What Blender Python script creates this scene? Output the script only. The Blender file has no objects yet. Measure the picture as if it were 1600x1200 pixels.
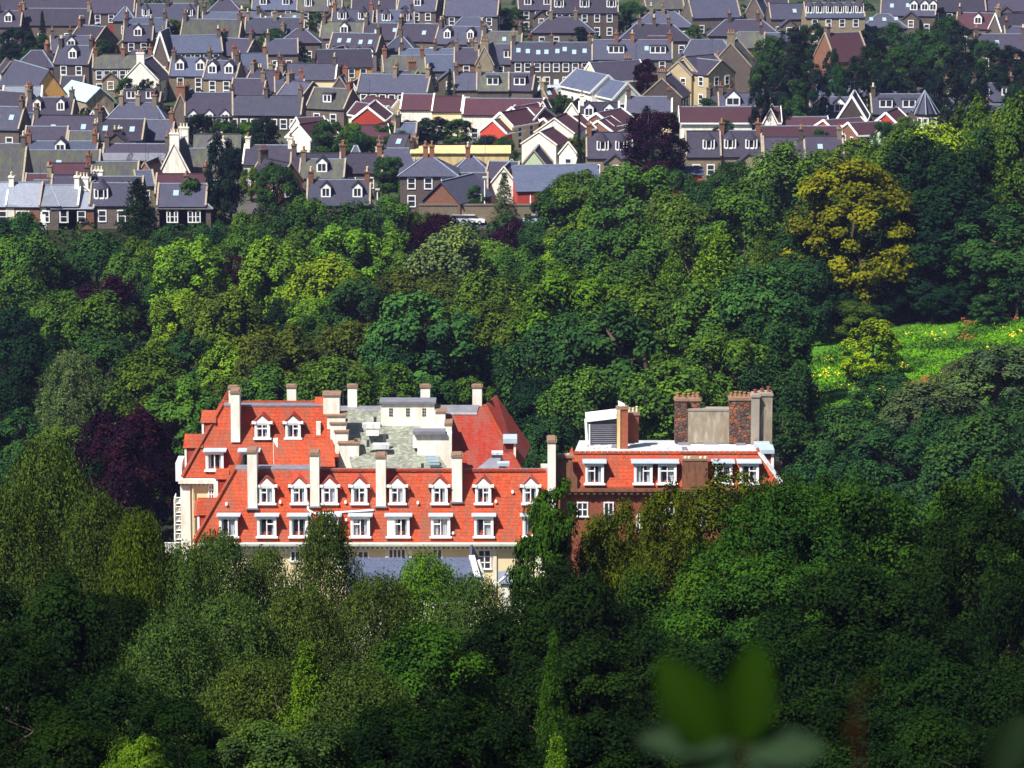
import bpy, math, random
import numpy as np
from mathutils import Vector, Matrix
C = bpy.context.scene.collection
SC = bpy.context.scene

# ------------------------------------------------------------------ camera, world, sun, exposure
CZ = 85.0
PITCH = 0.1876
F = 6000.0                      # focal length in pixels of a 1600 wide picture
cam = bpy.data.cameras.new('camera')
cam.sensor_width = 36.0
cam.lens = 36.0 * F / 1600.0
cam.clip_start = 0.5
cam.clip_end = 6000
cam.dof.use_dof = True
cam.dof.focus_distance = 320.0
cam.dof.aperture_fstop = 9.0
camo = bpy.data.objects.new('camera', cam)
camo.location = (0, 0, CZ)
camo.rotation_euler = (math.pi / 2 - PITCH, 0, 0)
C.objects.link(camo)
SC.camera = camo

SUN_EL = math.radians(53)
SUN_AZ = math.radians(44)       # to the left of straight behind the camera
S = Vector((-math.sin(SUN_AZ) * math.cos(SUN_EL), -math.cos(SUN_AZ) * math.cos(SUN_EL), math.sin(SUN_EL)))
w = bpy.data.worlds.new('World')
SC.world = w
w.use_nodes = True
nt = w.node_tree
sky = nt.nodes.new('ShaderNodeTexSky')
sky.sky_type = 'NISHITA'
sky.sun_disc = False
sky.sun_elevation = SUN_EL
sky.sun_rotation = math.atan2(S.x, S.y)
bg = nt.nodes['Background']
bg.inputs['Strength'].default_value = 0.05
nt.links.new(sky.outputs['Color'], bg.inputs['Color'])
sun = bpy.data.lights.new('sun', 'SUN')
sun.energy = 5.0
sun.angle = math.radians(0.5)
sun.color = (1.0, 0.94, 0.84)
suno = bpy.data.objects.new('sun', sun)
suno.rotation_euler = S.to_track_quat('Z', 'Y').to_euler()
suno.location = (-60, -60, 160)
C.objects.link(suno)
SC.view_settings.view_transform = 'Standard'
SC.view_settings.look = 'None'
SC.view_settings.exposure = 0.75
SC.view_settings.gamma = 1.0

# ------------------------------------------------------------------ geometry of the view
cp, sp = math.cos(PITCH), math.sin(PITCH)
def ray(px, py):
    a, b = px - 800.0, 600.0 - py
    return Vector((a, F * cp + b * sp, -F * sp + b * cp))
def U(px, py, Y):                                   # world point on the line of sight at depth Y
    d = ray(px, py)
    return Vector((0, 0, CZ)) + d * (Y / d.y)
def XZ(px, py, Y):
    p = U(px, py, Y)
    return p.x, p.z
def sstep(a, b, x):
    t = min(1, max(0, (x - a) / (b - a)))
    return t * t * (3 - 2 * t)
BASE = [(-400, 150), (-120, 108), (-20, 86.6), (0, 83.2), (12, 80.5), (60, 63.5), (130, 42), (200, 22), (255, 7), (285, 3.2), (340, 3.6), (400, 1), (480, -5), (540, -5), (590, -0.6), (615, 0), (1100, 0), (1500, 30), (2600, 160), (4000, 220)]
HB = [(300, 0), (345, 0.1), (388, 1), (436, 1), (480, 1.15), (560, 0.1), (585, 0)]
HA = [(-1, 0), (10, 1), (20, 4), (33, 7.6), (43, 9.0), (57, 10.6), (75, 15), (120, 27), (200, 40), (5000, 40)]
def lerp_tab(T, v):
    if v <= T[0][0]: return T[0][1]
    for (a, fa), (b, fb) in zip(T, T[1:]):
        if v <= b:
            return fa + (fb - fa) * (v - a) / (b - a)
    return T[-1][1]
def g(x, y):
    return lerp_tab(BASE, y) + lerp_tab(HA, x) * lerp_tab(HB, y)
def solve(px, py, h, d0=585, d1=1150):              # where the line of sight is h above the ground
    d = ray(px, py)
    Y = d0
    while Y < d1:
        x, z = d.x * Y / d.y, CZ + d.z * Y / d.y
        if z - g(x, Y) <= h: break
        Y += 0.5
    return x, Y

# ------------------------------------------------------------------ materials
def newmat(name):
    m = bpy.data.materials.new(name); m.use_nodes = True
    n = m.node_tree.nodes
    return m, m.node_tree, n['Principled BSDF']
def node(t, kind, **kw):
    n = t.nodes.new(kind)
    for k, v in kw.items():
        if k in n.bl_rna.properties: setattr(n, k, v)
        else: n.inputs[k].default_value = v
    return n
def mixc(t, fac, a, b, mode='MIX'):
    m = t.nodes.new('ShaderNodeMix'); m.data_type = 'RGBA'; m.blend_type = mode
    for s, v in ((0, fac), (6, a), (7, b)):
        if hasattr(v, 'links'): t.links.new(v, m.inputs[s])
        else: m.inputs[s].default_value = v if s == 0 else (*v[:3], 1)
    return m.outputs[2]
def ramp(t, fac, stops):
    r = t.nodes.new('ShaderNodeValToRGB')
    e = r.color_ramp.elements
    while len(e) < len(stops): e.new(0.5)
    for q, (p, c) in zip(e, stops):
        q.position = p; q.color = (*c, 1)
    t.links.new(fac, r.inputs[0])
    return r.outputs[0]
def noise(t, vec, scale, detail=4, rough=0.6):
    n = node(t, 'ShaderNodeTexNoise'); n.inputs['Scale'].default_value = scale
    n.inputs['Detail'].default_value = detail; n.inputs['Roughness'].default_value = rough
    if vec is not None: t.links.new(vec, n.inputs['Vector'])
    return n.outputs['Fac']
def mapping(t, vec, sc):
    mp = node(t, 'ShaderNodeMapping'); mp.inputs['Scale'].default_value = sc
    t.links.new(vec, mp.inputs['Vector']); return mp.outputs[0]
def geo_pos(t): return t.nodes.new('ShaderNodeNewGeometry').outputs['Position']
def gray(v): return (v, v, v)

M = {}
def plain(key, col, rough=0.75, var=0.18, scale=1.3, spec=0.3, dirt=None, metal=0):
    """paint, render, stone: a base colour with blotchy wear"""
    m, t, b = newmat(key)
    pos = geo_pos(t)
    f1 = noise(t, pos, scale, 6, 0.65)
    f2 = noise(t, mapping(t, pos, (1, 1, 0.25)), scale * 4, 3)
    lo = tuple(c * (1 - var) for c in col); hi = tuple(min(0.9, c * (1 + var * 0.6)) for c in col)
    c1 = ramp(t, f1, [(0.3, lo), (0.7, hi)])
    if dirt:
        fac = ramp(t, f2, [(0.46, gray(0)), (0.68, gray(0.8))])
        c1 = mixc(t, fac, c1, dirt)
    t.links.new(c1, b.inputs['Base Color'])
    b.inputs['Roughness'].default_value = rough
    b.inputs['Specular IOR Level'].default_value = spec
    b.inputs['Metallic'].default_value = metal
    M[key] = m
    return m
def courses(key, cols, mort, bw, bh, vertical=True, rough=0.8, stain=None, bump=0.4, patch=0.35, squash=0.01):
    """slates, tiles, bricks: rows in the surface, keyed to height"""
    m, t, b = newmat(key)
    tc = t.nodes.new('ShaderNodeTexCoord')
    sep = t.nodes.new('ShaderNodeSeparateXYZ'); t.links.new(tc.outputs['Object'], sep.inputs[0])
    ad = node(t, 'ShaderNodeMath', operation='ADD'); t.links.new(sep.outputs[0], ad.inputs[0]); t.links.new(sep.outputs[1], ad.inputs[1])
    cmb = t.nodes.new('ShaderNodeCombineXYZ'); t.links.new(ad.outputs[0], cmb.inputs[0]); t.links.new(sep.outputs[2], cmb.inputs[1])
    br = t.nodes.new('ShaderNodeTexBrick'); t.links.new(cmb.outputs[0], br.inputs['Vector'])
    br.inputs['Color1'].default_value = (*cols[0], 1); br.inputs['Color2'].default_value = (*cols[1], 1); br.inputs['Mortar'].default_value = (*mort, 1)
    br.inputs['Scale'].default_value = 1; br.inputs['Brick Width'].default_value = bw; br.inputs['Row Height'].default_value = bh
    br.inputs['Mortar Size'].default_value = squash; br.inputs['Bias'].default_value = 0.1
    pos = geo_pos(t)
    f = noise(t, pos, 0.6, 7, 0.7)
    fine = noise(t, pos, 5.0, 3, 0.7)
    c = mixc(t, ramp(t, f, [(0.35, gray(0)), (0.72, gray(patch * 2))]), br.outputs['Color'], tuple(x * 0.62 for x in cols[0]))
    c = mixc(t, 0.5, c, ramp(t, fine, [(0.25, tuple(x * 0.55 for x in cols[0])), (0.75, tuple(min(0.9, x * 1.35) for x in cols[1]))]))
    if stain:
        fs = noise(t, mapping(t, pos, (1.0, 0.3, 0.16)), 1.1, 5, 0.7)
        c = mixc(t, ramp(t, fs, [(0.44, gray(0)), (0.66, gray(0.9))]), c, stain)
        fl = noise(t, pos, 2.2, 5, 0.75)
        c = mixc(t, ramp(t, fl, [(0.56, gray(0)), (0.68, gray(0.55))]), c, tuple(0.5 * q + 0.5 * 0.12 for q in stain))
    oi = t.nodes.new('ShaderNodeObjectInfo')
    rr = ramp(t, oi.outputs['Random'], [(0, gray(0.75)), (1, gray(1.22))])
    c = mixc(t, 1.0, c, rr, 'MULTIPLY')
    t.links.new(c, b.inputs['Base Color'])
    bp = node(t, 'ShaderNodeBump'); bp.inputs['Strength'].default_value = bump; bp.inputs['Distance'].default_value = 0.05
    t.links.new(br.outputs['Fac'], bp.inputs['Height']); bp.invert = True
    t.links.new(bp.outputs[0], b.inputs['Normal'])
    b.inputs['Roughness'].default_value = rough
    b.inputs['Specular IOR Level'].default_value = 0.25
    M[key] = m
    return m
courses('tile', [(0.33, 0.036, 0.013), (0.54, 0.088, 0.028)], (0.15, 0.022, 0.012), 0.40, 0.26, stain=(0.21, 0.085, 0.055), bump=0.7, patch=0.4)
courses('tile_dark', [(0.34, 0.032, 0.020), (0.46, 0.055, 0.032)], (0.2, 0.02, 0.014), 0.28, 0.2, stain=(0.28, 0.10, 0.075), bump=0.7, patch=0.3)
courses('slate', [(0.046, 0.050, 0.086), (0.070, 0.073, 0.118)], (0.035, 0.032, 0.055), 0.45, 0.32)
courses('slate_dark', [(0.034, 0.031, 0.054), (0.052, 0.046, 0.076)], (0.02, 0.018, 0.03), 0.45, 0.32)
courses('slate_blue', [(0.058, 0.072, 0.125), (0.086, 0.104, 0.17)], (0.04, 0.045, 0.07), 0.45, 0.32)
courses('slate_brown', [(0.055, 0.022, 0.034), (0.075, 0.03, 0.043)], (0.02, 0.01, 0.016), 0.5, 0.35)
courses('slate_pale', [(0.19, 0.21, 0.28), (0.24, 0.27, 0.34)], (0.09, 0.1, 0.14), 0.45, 0.32)
courses('slate_moss', [(0.056, 0.056, 0.076), (0.088, 0.084, 0.098)], (0.04, 0.04, 0.045), 0.45, 0.32, stain=(0.10, 0.12, 0.055))
courses('brick', [(0.25, 0.062, 0.032), (0.33, 0.095, 0.05)], (0.19, 0.11, 0.075), 0.23, 0.09, bump=0.3)
courses('brick_red', [(0.46, 0.05, 0.032), (0.54, 0.07, 0.045)], (0.3, 0.07, 0.05), 0.23, 0.09, bump=0.3)
courses('brick_tan', [(0.48, 0.23, 0.06), (0.56, 0.29, 0.09)], (0.36, 0.2, 0.08), 0.25, 0.1, bump=0.3)
courses('brick_brown', [(0.19, 0.085, 0.055), (0.25, 0.12, 0.08)], (0.2, 0.11, 0.07), 0.25, 0.1, bump=0.3)
courses('stone', [(0.092, 0.076, 0.072), (0.15, 0.122, 0.108)], (0.13, 0.10, 0.08), 0.6, 0.3, bump=0.5)
courses('stone_dark', [(0.072, 0.056, 0.056), (0.112, 0.088, 0.082)], (0.06, 0.045, 0.04), 0.6, 0.3, bump=0.5)
courses('stone_buff', [(0.19, 0.155, 0.115), (0.28, 0.225, 0.16)], (0.17, 0.21, 0.14), 0.6, 0.3, bump=0.4)
def stonemat(key, cols, joint, scale):
    m, t, b = newmat(key)
    pos = geo_pos(t)
    vec = mapping(t, pos, (1, 1, 1.7))
    vo = node(t, 'ShaderNodeTexVoronoi'); vo.inputs['Scale'].default_value = scale; t.links.new(vec, vo.inputs['Vector'])
    ve = node(t, 'ShaderNodeTexVoronoi', feature='DISTANCE_TO_EDGE'); ve.inputs['Scale'].default_value = scale; t.links.new(vec, ve.inputs['Vector'])
    sp_ = t.nodes.new('ShaderNodeSeparateColor'); t.links.new(vo.outputs['Color'], sp_.inputs[0])
    k = len(cols); c = ramp(t, sp_.outputs[0], [(i / k, q) for i, q in enumerate(cols)])
    c = mixc(t, ramp(t, noise(t, pos, 0.9, 6, .7), [(.35, gray(0)), (.7, gray(.8))]), c, cols[0])
    c = mixc(t, ramp(t, ve.outputs['Distance'], [(.03, gray(1)), (.1, gray(0))]), c, joint)
    t.links.new(c, b.inputs['Base Color']); b.inputs['Roughness'].default_value = .95; b.inputs['Specular IOR Level'].default_value = .15
    bp = node(t, 'ShaderNodeBump'); bp.inputs['Strength'].default_value = .8; bp.inputs['Distance'].default_value = .08
    t.links.new(ve.outputs['Distance'], bp.inputs['Height']); t.links.new(bp.outputs[0], b.inputs['Normal'])
    M[key] = m
stonemat('rubble', [(.045, .035, .035), (.30, .10, .05), (.11, .09, .085), (.22, .15, .11), (.07, .055, .055), (.36, .13, .06)], (.03, .024, .022), 2.6)
plain('white', (0.82, 0.80, 0.75), 0.85, 0.10, 0.5, dirt=(0.62, 0.57, 0.45))
plain('white_clean', (0.84, 0.85, 0.86), 0.5, 0.05)
plain('cream', (0.72, 0.61, 0.38), 0.85, 0.10, 0.5)
plain('yellow_wall', (0.66, 0.52, 0.25), 0.85, 0.15, 0.4, dirt=(0.42, 0.3, 0.16))
plain('buff', (0.44, 0.36, 0.22), 0.85, 0.15, 0.5)
plain('render_grey', (0.27, 0.225, 0.165), 0.9, 0.3, 0.6, dirt=(0.42, 0.38, 0.31))
plain('render_pale', (0.30, 0.27, 0.23), 0.9, 0.2, 0.6)
plain('brownstone', (0.22, 0.095, 0.05), 0.9, 0.3, 1.2, dirt=(0.09, 0.05, 0.035))
plain('cap', (0.25, 0.16, 0.11), 0.9, 0.3, 2)
plain('lead', (0.20, 0.20, 0.25), 0.5, 0.3, 1.5, spec=0.5)
plain('lead_blue', (0.42, 0.52, 0.62), 0.45, 0.15, 1.2, spec=0.5)
plain('lead_white', (0.66, 0.70, 0.74), 0.45, 0.25, 0.9, dirt=(0.36, 0.33, 0.33), spec=0.5)
plain('felt', (0.20, 0.215, 0.175), 0.8, 0.5, 0.7, dirt=(0.38, 0.40, 0.35))
plain('metal_dark', (0.055, 0.06, 0.075), 0.5, 0.3, 2)
plain('pot', (0.34, 0.17, 0.09), 0.8, 0.25, 4)
plain('pot_pale', (0.70, 0.62, 0.46), 0.8, 0.25, 4)
plain('pot_red', (0.28, 0.075, 0.05), 0.8, 0.25, 4)
plain('ridge_pale', (0.24, 0.29, 0.38), 0.7, 0.3, 2)
plain('skew', (0.33, 0.28, 0.22), 0.8, 0.3, 2)
plain('gutter', (0.40, 0.47, 0.42), 0.6, 0.2, 1)
plain('curtain', (0.62, 0.66, 0.74), 0.9, 0.12, 6)
plain('room_shade', (0.014, 0.012, 0.018), 0.9, 0.2)
plain('door_red', (0.33, 0.03, 0.03), 0.5)
plain('bark', (0.075, 0.055, 0.04), 0.95, 0.4, 6)
plain('bark_pale', (0.16, 0.135, 0.11), 0.95, 0.4, 6)
plain('stem_red', (0.035, 0.008, 0.006), 0.6, 0.3, 8)
plain('asphalt', (0.06, 0.06, 0.07), 0.9, 0.25, 0.6)
plain('car_yellow', (0.62, 0.40, 0.04), 0.25, 0.04, spec=0.6)
plain('car_white', (0.75, 0.77, 0.8), 0.25, 0.04, spec=0.6)
plain('car_red', (0.42, 0.03, 0.03), 0.25, 0.04, spec=0.6)
plain('car_blue', (0.05, 0.09, 0.28), 0.25, 0.04, spec=0.6)
plain('car_silver', (0.42, 0.46, 0.52), 0.25, 0.04, spec=0.6)
plain('tyre', (0.012, 0.012, 0.013), 0.8)
plain('hub', (0.35, 0.35, 0.37), 0.4)
plain('red_leafy', (0.42, 0.10, 0.06), 0.8)
plain('pale_green', (0.45, 0.55, 0.38), 0.8, 0.08)
plain('shiny_blue', (0.42, 0.72, 0.76), 0.35, 0.1, spec=0.5)
plain('blue_paint', (0.16, 0.25, 0.62), 0.6, 0.1)
plain('flower', (0.78, 0.62, 0.03), 0.7, 0.1)
plain('bracken', (0.30, 0.09, 0.03), 0.8, 0.3)
def glassmat(key, col, rough, alpha):
    m, t, b = newmat(key)
    b.inputs['Base Color'].default_value = (*col, 1); b.inputs['Roughness'].default_value = rough
    b.inputs['Specular IOR Level'].default_value = 0.6
    if alpha < 1:
        tr = t.nodes.new('ShaderNodeBsdfTransparent'); mx = t.nodes.new('ShaderNodeMixShader'); mx.inputs[0].default_value = alpha
        t.links.new(tr.outputs[0], mx.inputs[1]); t.links.new(b.outputs[0], mx.inputs[2])
        t.links.new(mx.outputs[0], t.nodes['Material Output'].inputs[0])
    M[key] = m
glassmat('glass', (0.03, 0.035, 0.055), 0.08, 1)
glassmat('pane', (0.05, 0.05, 0.08), 0.06, 0.22)
glassmat('glass_pale', (0.30, 0.42, 0.5), 0.12, 1)

def leafmat(key, trans=0.16, spread=0.78):
    m, t, b = newmat(key)
    t.nodes.remove(b)
    oi = t.nodes.new('ShaderNodeObjectInfo')
    at = t.nodes.new('ShaderNodeAttribute'); at.attribute_name = 'tint'
    k = ramp(t, at.outputs['Fac'], [(0, (1 - spread, 1 - spread, 1 - spread * 0.6)), (0.5, gray(1)), (1, (1 + spread * 1.3, 1 + spread, 1 - spread * 0.3))])
    c = mixc(t, 1.0, oi.outputs['Color'], k, 'MULTIPLY')
    df = t.nodes.new('ShaderNodeBsdfDiffuse'); tl = t.nodes.new('ShaderNodeBsdfTranslucent'); mx = t.nodes.new('ShaderNodeMixShader')
    c2 = mixc(t, 1.0, c, (1.25, 1.1, 0.5), 'MULTIPLY')
    t.links.new(c, df.inputs[0]); t.links.new(c2, tl.inputs[0]); mx.inputs[0].default_value = trans
    t.links.new(df.outputs[0], mx.inputs[1]); t.links.new(tl.outputs[0], mx.inputs[2])
    t.links.new(mx.outputs[0], t.nodes['Material Output'].inputs[0])
    M[key] = m
leafmat('leaf')

# terrain: woodland floor, town gardens, grass slope
m, t, b = newmat('terrain')
pos = geo_pos(t)
f1 = noise(t, pos, 0.06, 6, 0.6); f2 = noise(t, pos, 0.9, 4, 0.7)
wood = ramp(t, f2, [(0.3, (0.010, 0.014, 0.006)), (0.75, (0.03, 0.04, 0.014))])
garden = ramp(t, f1, [(0.36, (0.03, 0.055, 0.018)), (0.5, (0.045, 0.06, 0.03)), (0.6, (0.09, 0.085, 0.085))])
grass = ramp(t, f2, [(0.25, (0.035, 0.10, 0.010)), (0.5, (0.065, 0.18, 0.014)), (0.8, (0.12, 0.21, 0.02))])
sep = t.nodes.new('ShaderNodeSeparateXYZ'); t.links.new(pos, sep.inputs[0])
def gt(sock, v, wd):
    mr = node(t, 'ShaderNodeMapRange'); t.links.new(sock, mr.inputs[0]); mr.inputs[1].default_value = v - wd; mr.inputs[2].default_value = v + wd
    return mr.outputs[0]
def mul(a, b_):
    q = node(t, 'ShaderNodeMath', operation='MULTIPLY'); t.links.new(a, q.inputs[0]); t.links.new(b_, q.inputs[1]); return q.outputs[0]
def inv(a):
    q = node(t, 'ShaderNodeMath', operation='SUBTRACT'); q.inputs[0].default_value = 1; t.links.new(a, q.inputs[1]); return q.outputs[0]
c = mixc(t, gt(sep.outputs[1], 588, 6), wood, garden)
mask = mul(mul(gt(sep.outputs[0], 29, 2), gt(sep.outputs[1], 372, 4)), inv(gt(sep.outputs[1], 446, 3)))
c = mixc(t, mask, c, grass)
t.links.new(c, b.inputs['Base Color']); b.inputs['Roughness'].default_value = 0.95; b.inputs['Specular IOR Level'].default_value = 0.1
M['terrain'] = m

# ------------------------------------------------------------------ mesh helpers
class MB:
    def __init__(s): s.v = []; s.f = []
    def add(s, vs, fs):
        o = len(s.v); s.v += [tuple(v) for v in vs]; s.f += [tuple(i + o for i in f) for f in fs]; return s
    def box(s, x0, x1, y0, y1, z0, z1):
        return s.add([(x0, y0, z0), (x1, y0, z0), (x1, y1, z0), (x0, y1, z0), (x0, y0, z1), (x1, y0, z1), (x1, y1, z1), (x0, y1, z1)],
                     [(0, 3, 2, 1), (4, 5, 6, 7), (0, 1, 5, 4), (1, 2, 6, 5), (2, 3, 7, 6), (3, 0, 4, 7)])
    def quad(s, a, b, c, d): return s.add([a, b, c, d], [(0, 1, 2, 3)])
    def slab(s, pts, th):                            # polygon given thickness along -normal
        p = [Vector(q) for q in pts]; n = (p[1] - p[0]).cross(p[2] - p[0]).normalized() * th
        k = len(p); vs = p + [q - n for q in p]
        fs = [tuple(range(k)), tuple(range(2 * k - 1, k - 1, -1))] + [(i, i + k, (i + 1) % k + k, (i + 1) % k) for i in range(k)]
        return s.add(vs, fs)
    def tube(s, p0, p1, r0, r1, n=8, cap=True):
        p0, p1 = Vector(p0), Vector(p1); d = (p1 - p0).normalized()
        a = d.orthogonal().normalized(); b_ = d.cross(a)
        vs = []
        for p, r in ((p0, r0), (p1, r1)):
            for i in range(n):
                t_ = 2 * math.pi * i / n; vs.append(p + a * math.cos(t_) * r + b_ * math.sin(t_) * r)
        fs = [(i, (i + 1) % n, (i + 1) % n + n, i + n) for i in range(n)]
        if cap: fs += [tuple(range(n - 1, -1, -1)), tuple(range(n, 2 * n))]
        return s.add(vs, fs)
    def bar(s, p0, p1, wd, th=None):
        th = th or wd
        p0, p1 = Vector(p0), Vector(p1); d = (p1 - p0).normalized()
        up = Vector((0, 0, 1)) if abs(d.z) < 0.9 else Vector((0, 1, 0))
        a = d.cross(up).normalized() * wd / 2; b_ = a.cross(d).normalized() * th / 2
        vs = [p0 - a - b_, p0 + a - b_, p0 + a + b_, p0 - a + b_, p1 - a - b_, p1 + a - b_, p1 + a + b_, p1 - a + b_]
        return s.add(vs, [(0, 3, 2, 1), (4, 5, 6, 7), (0, 1, 5, 4), (1, 2, 6, 5), (2, 3, 7, 6), (3, 0, 4, 7)])
    def mesh(s, name, mat):
        me = bpy.data.meshes.new(name); me.from_pydata(s.v, [], s.f); me.update()
        if mat: me.materials.append(M[mat] if isinstance(mat, str) else mat)
        return me
    def build(s, name, mat, parent=None):
        return link(name, s.mesh(name, mat), parent)
def link(name, data, parent=None, loc=None, rz=0, sc=None):
    o = bpy.data.objects.new(name, data); C.objects.link(o)
    if parent: o.parent = parent
    if loc is not None: o.location = loc
    if rz: o.rotation_euler.z = rz
    if sc: o.scale = sc
    return o
def tag(o, label=None, cat=None, group=None, kind=None):
    if label: o['label'] = label
    if cat: o['category'] = cat
    if group: o['group'] = group
    if kind: o['kind'] = kind
    return o
def empty(name, loc, rz=0):
    o = link(name, None, None, loc, rz); o.empty_display_size = 1; return o

# ------------------------------------------------------------------ ground sheet
xs = sorted(set(list(np.linspace(-130, 130, 66)) + [-3000, -1500, -800, -400, -250, -180, 180, 250, 400, 800, 1500, 3000]))
ys = sorted(set(list(np.linspace(-40, 640, 103)) + list(np.linspace(-400, -60, 8)) + [700, 800, 900, 1000, 1100, 1200, 1500, 2000, 2600, 3300, 4000]))
rnd = random.Random(5)
vs = [(x, y, g(x, y) + (rnd.uniform(-0.25, 0.25) if y < 585 and not (280 < y < 330) and y > 20 else 0)) for y in ys for x in xs]
nx = len(xs)
fs = [(j * nx + i, j * nx + i + 1, (j + 1) * nx + i + 1, (j + 1) * nx + i) for j in range(len(ys) - 1) for i in range(nx - 1)]
mb = MB(); mb.v = vs; mb.f = fs
ter = mb.build('terrain', 'terrain'); tag(ter, 'sloping ground under the woods, gardens and town', 'ground', kind='structure')

# ------------------------------------------------------------------ labels that single things out
LAND = {
 'house': [('the white gabled house', 221, 108), ('the tan brick gabled hall', 77, 128), ('the white gable cottage', 272, 245), ('the red brick gable house', 575, 184),
   ('the long white terrace', 740, 165), ('the long yellow wall', 720, 238), ('the round copper beech', 1020, 212), ('the long white block', 1140, 182), ('the conical turret', 1445, 158),
   ('the cream flats', 1100, 112), ('the dark pine wood', 1380, 85), ('the stone villa with quoins', 670, 262), ('the blue-roofed hall', 865, 268), ('the big dark spruce', 215, 320),
   ('the orange-leaved tree', 520, 262), ('the pale blue shed roof', 155, 150), ('the bare stone gable', 757, 92), ('the red brick gable shed', 1385, 188), ('the brown barn gable', 697, 305), ('the white-walled cottage', 420, 245), ('the blue-grey bay terrace', 1300, 15), ('the white chalet house', 945, 135), ('the three-dormer brown house', 325, 160)],
 'tree': [('the golden tree', 1330, 370), ('the sloping meadow', 1450, 555), ('the purple tree beside the hotel', 200, 720), ('the copper beech in town', 1020, 212), ('the big dark spruce', 215, 320),
   ('the red brick gable house', 575, 184), ('the long yellow wall', 720, 238), ('the white gable cottage', 272, 245), ('the brown barn gable', 697, 305), ('the stone chimney stacks', 1140, 650),
   ("the hotel's left roof chimney", 367, 640), ('the white-walled roof box', 637, 650), ('the louvred rooftop cabin', 938, 675), ('the white gabled house', 221, 108), ('the conical turret', 1445, 158), ('the pale birch', 110, 600),
   ('the tall dark maple spire', 870, 800), ('the blurred leaves', 1130, 1080), ('the hotel tiled front', 560, 800), ('the red brick wing', 1000, 750), ('the blue-roofed hall', 865, 268), ('the purple hedge tree', 370, 425), ('the stone villa with quoins', 670, 262), ('the white chalet house', 945, 135), ('the long white block', 1140, 182), ('the tan brick gabled hall', 77, 128), ('the rounded blue-green tree', 655, 520)]}
ORD = ['nearest', 'second', 'third', 'fourth', 'fifth', 'sixth', 'seventh', 'eighth', 'ninth', 'tenth', 'eleventh', 'twelfth', 'thirteenth', 'fourteenth', 'fifteenth', 'sixteenth']
ITEMS = []                                           # (object, category, noun, description, px, py)
def item(o, cat, noun, desc, px, py, group=None):
    o['category'] = cat
    if group: o['group'] = group
    ITEMS.append([o, cat, noun, desc, px, py])
def sector(dx, dy):
    if abs(dx) >= abs(dy): return 'left of' if dx < 0 else 'right of'
    return 'beyond' if dy < 0 else 'in front of'
def write_labels():
    used = set()
    for key in ('house', 'tree'):
        its = [i for i in ITEMS if i[1] in ((key,) if key == 'house' else ('tree', 'shrub'))]
        opts = {id(i): [] for i in its}
        for name, lx, ly in LAND[key]:
            sec = {}
            for i in its:
                dx, dy = i[4] - lx, i[5] - ly
                if dx * dx + dy * dy < 60: continue
                sec.setdefault(sector(dx, dy), []).append((math.hypot(dx, dy), i))
            for sname, l in sec.items():
                l.sort(key=lambda q: q[0])
                for r, (dist, i) in enumerate(l[:16]):
                    opts[id(i)].append((r + dist / 400.0, '%s %s %s' % (ORD[r], sname, name)))
        for i in its:
            if i[3] and i[3].startswith('!'):
                i[0]['label'] = i[3][1:]; continue
            o = sorted(opts[id(i)])
            if o:
                lab = i[3] + ', ' + o[0][1]
            else:
                side = 'far left' if i[4] < 500 else 'far right' if i[4] > 1100 else 'centre'
                lab = i[3] + ', at %s %s' % (side, 'foreground' if i[5] > 800 else 'of the woods')
            short = i[3].split(' with ')[0]
            for cand in [i[3] + ', ' + q[1] for q in o] + [short + ', ' + q[1] for q in o]:
                if cand not in used and len(cand.split()) <= 16: lab = cand; break
            used.add(lab)
            i[0]['label'] = lab

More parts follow.
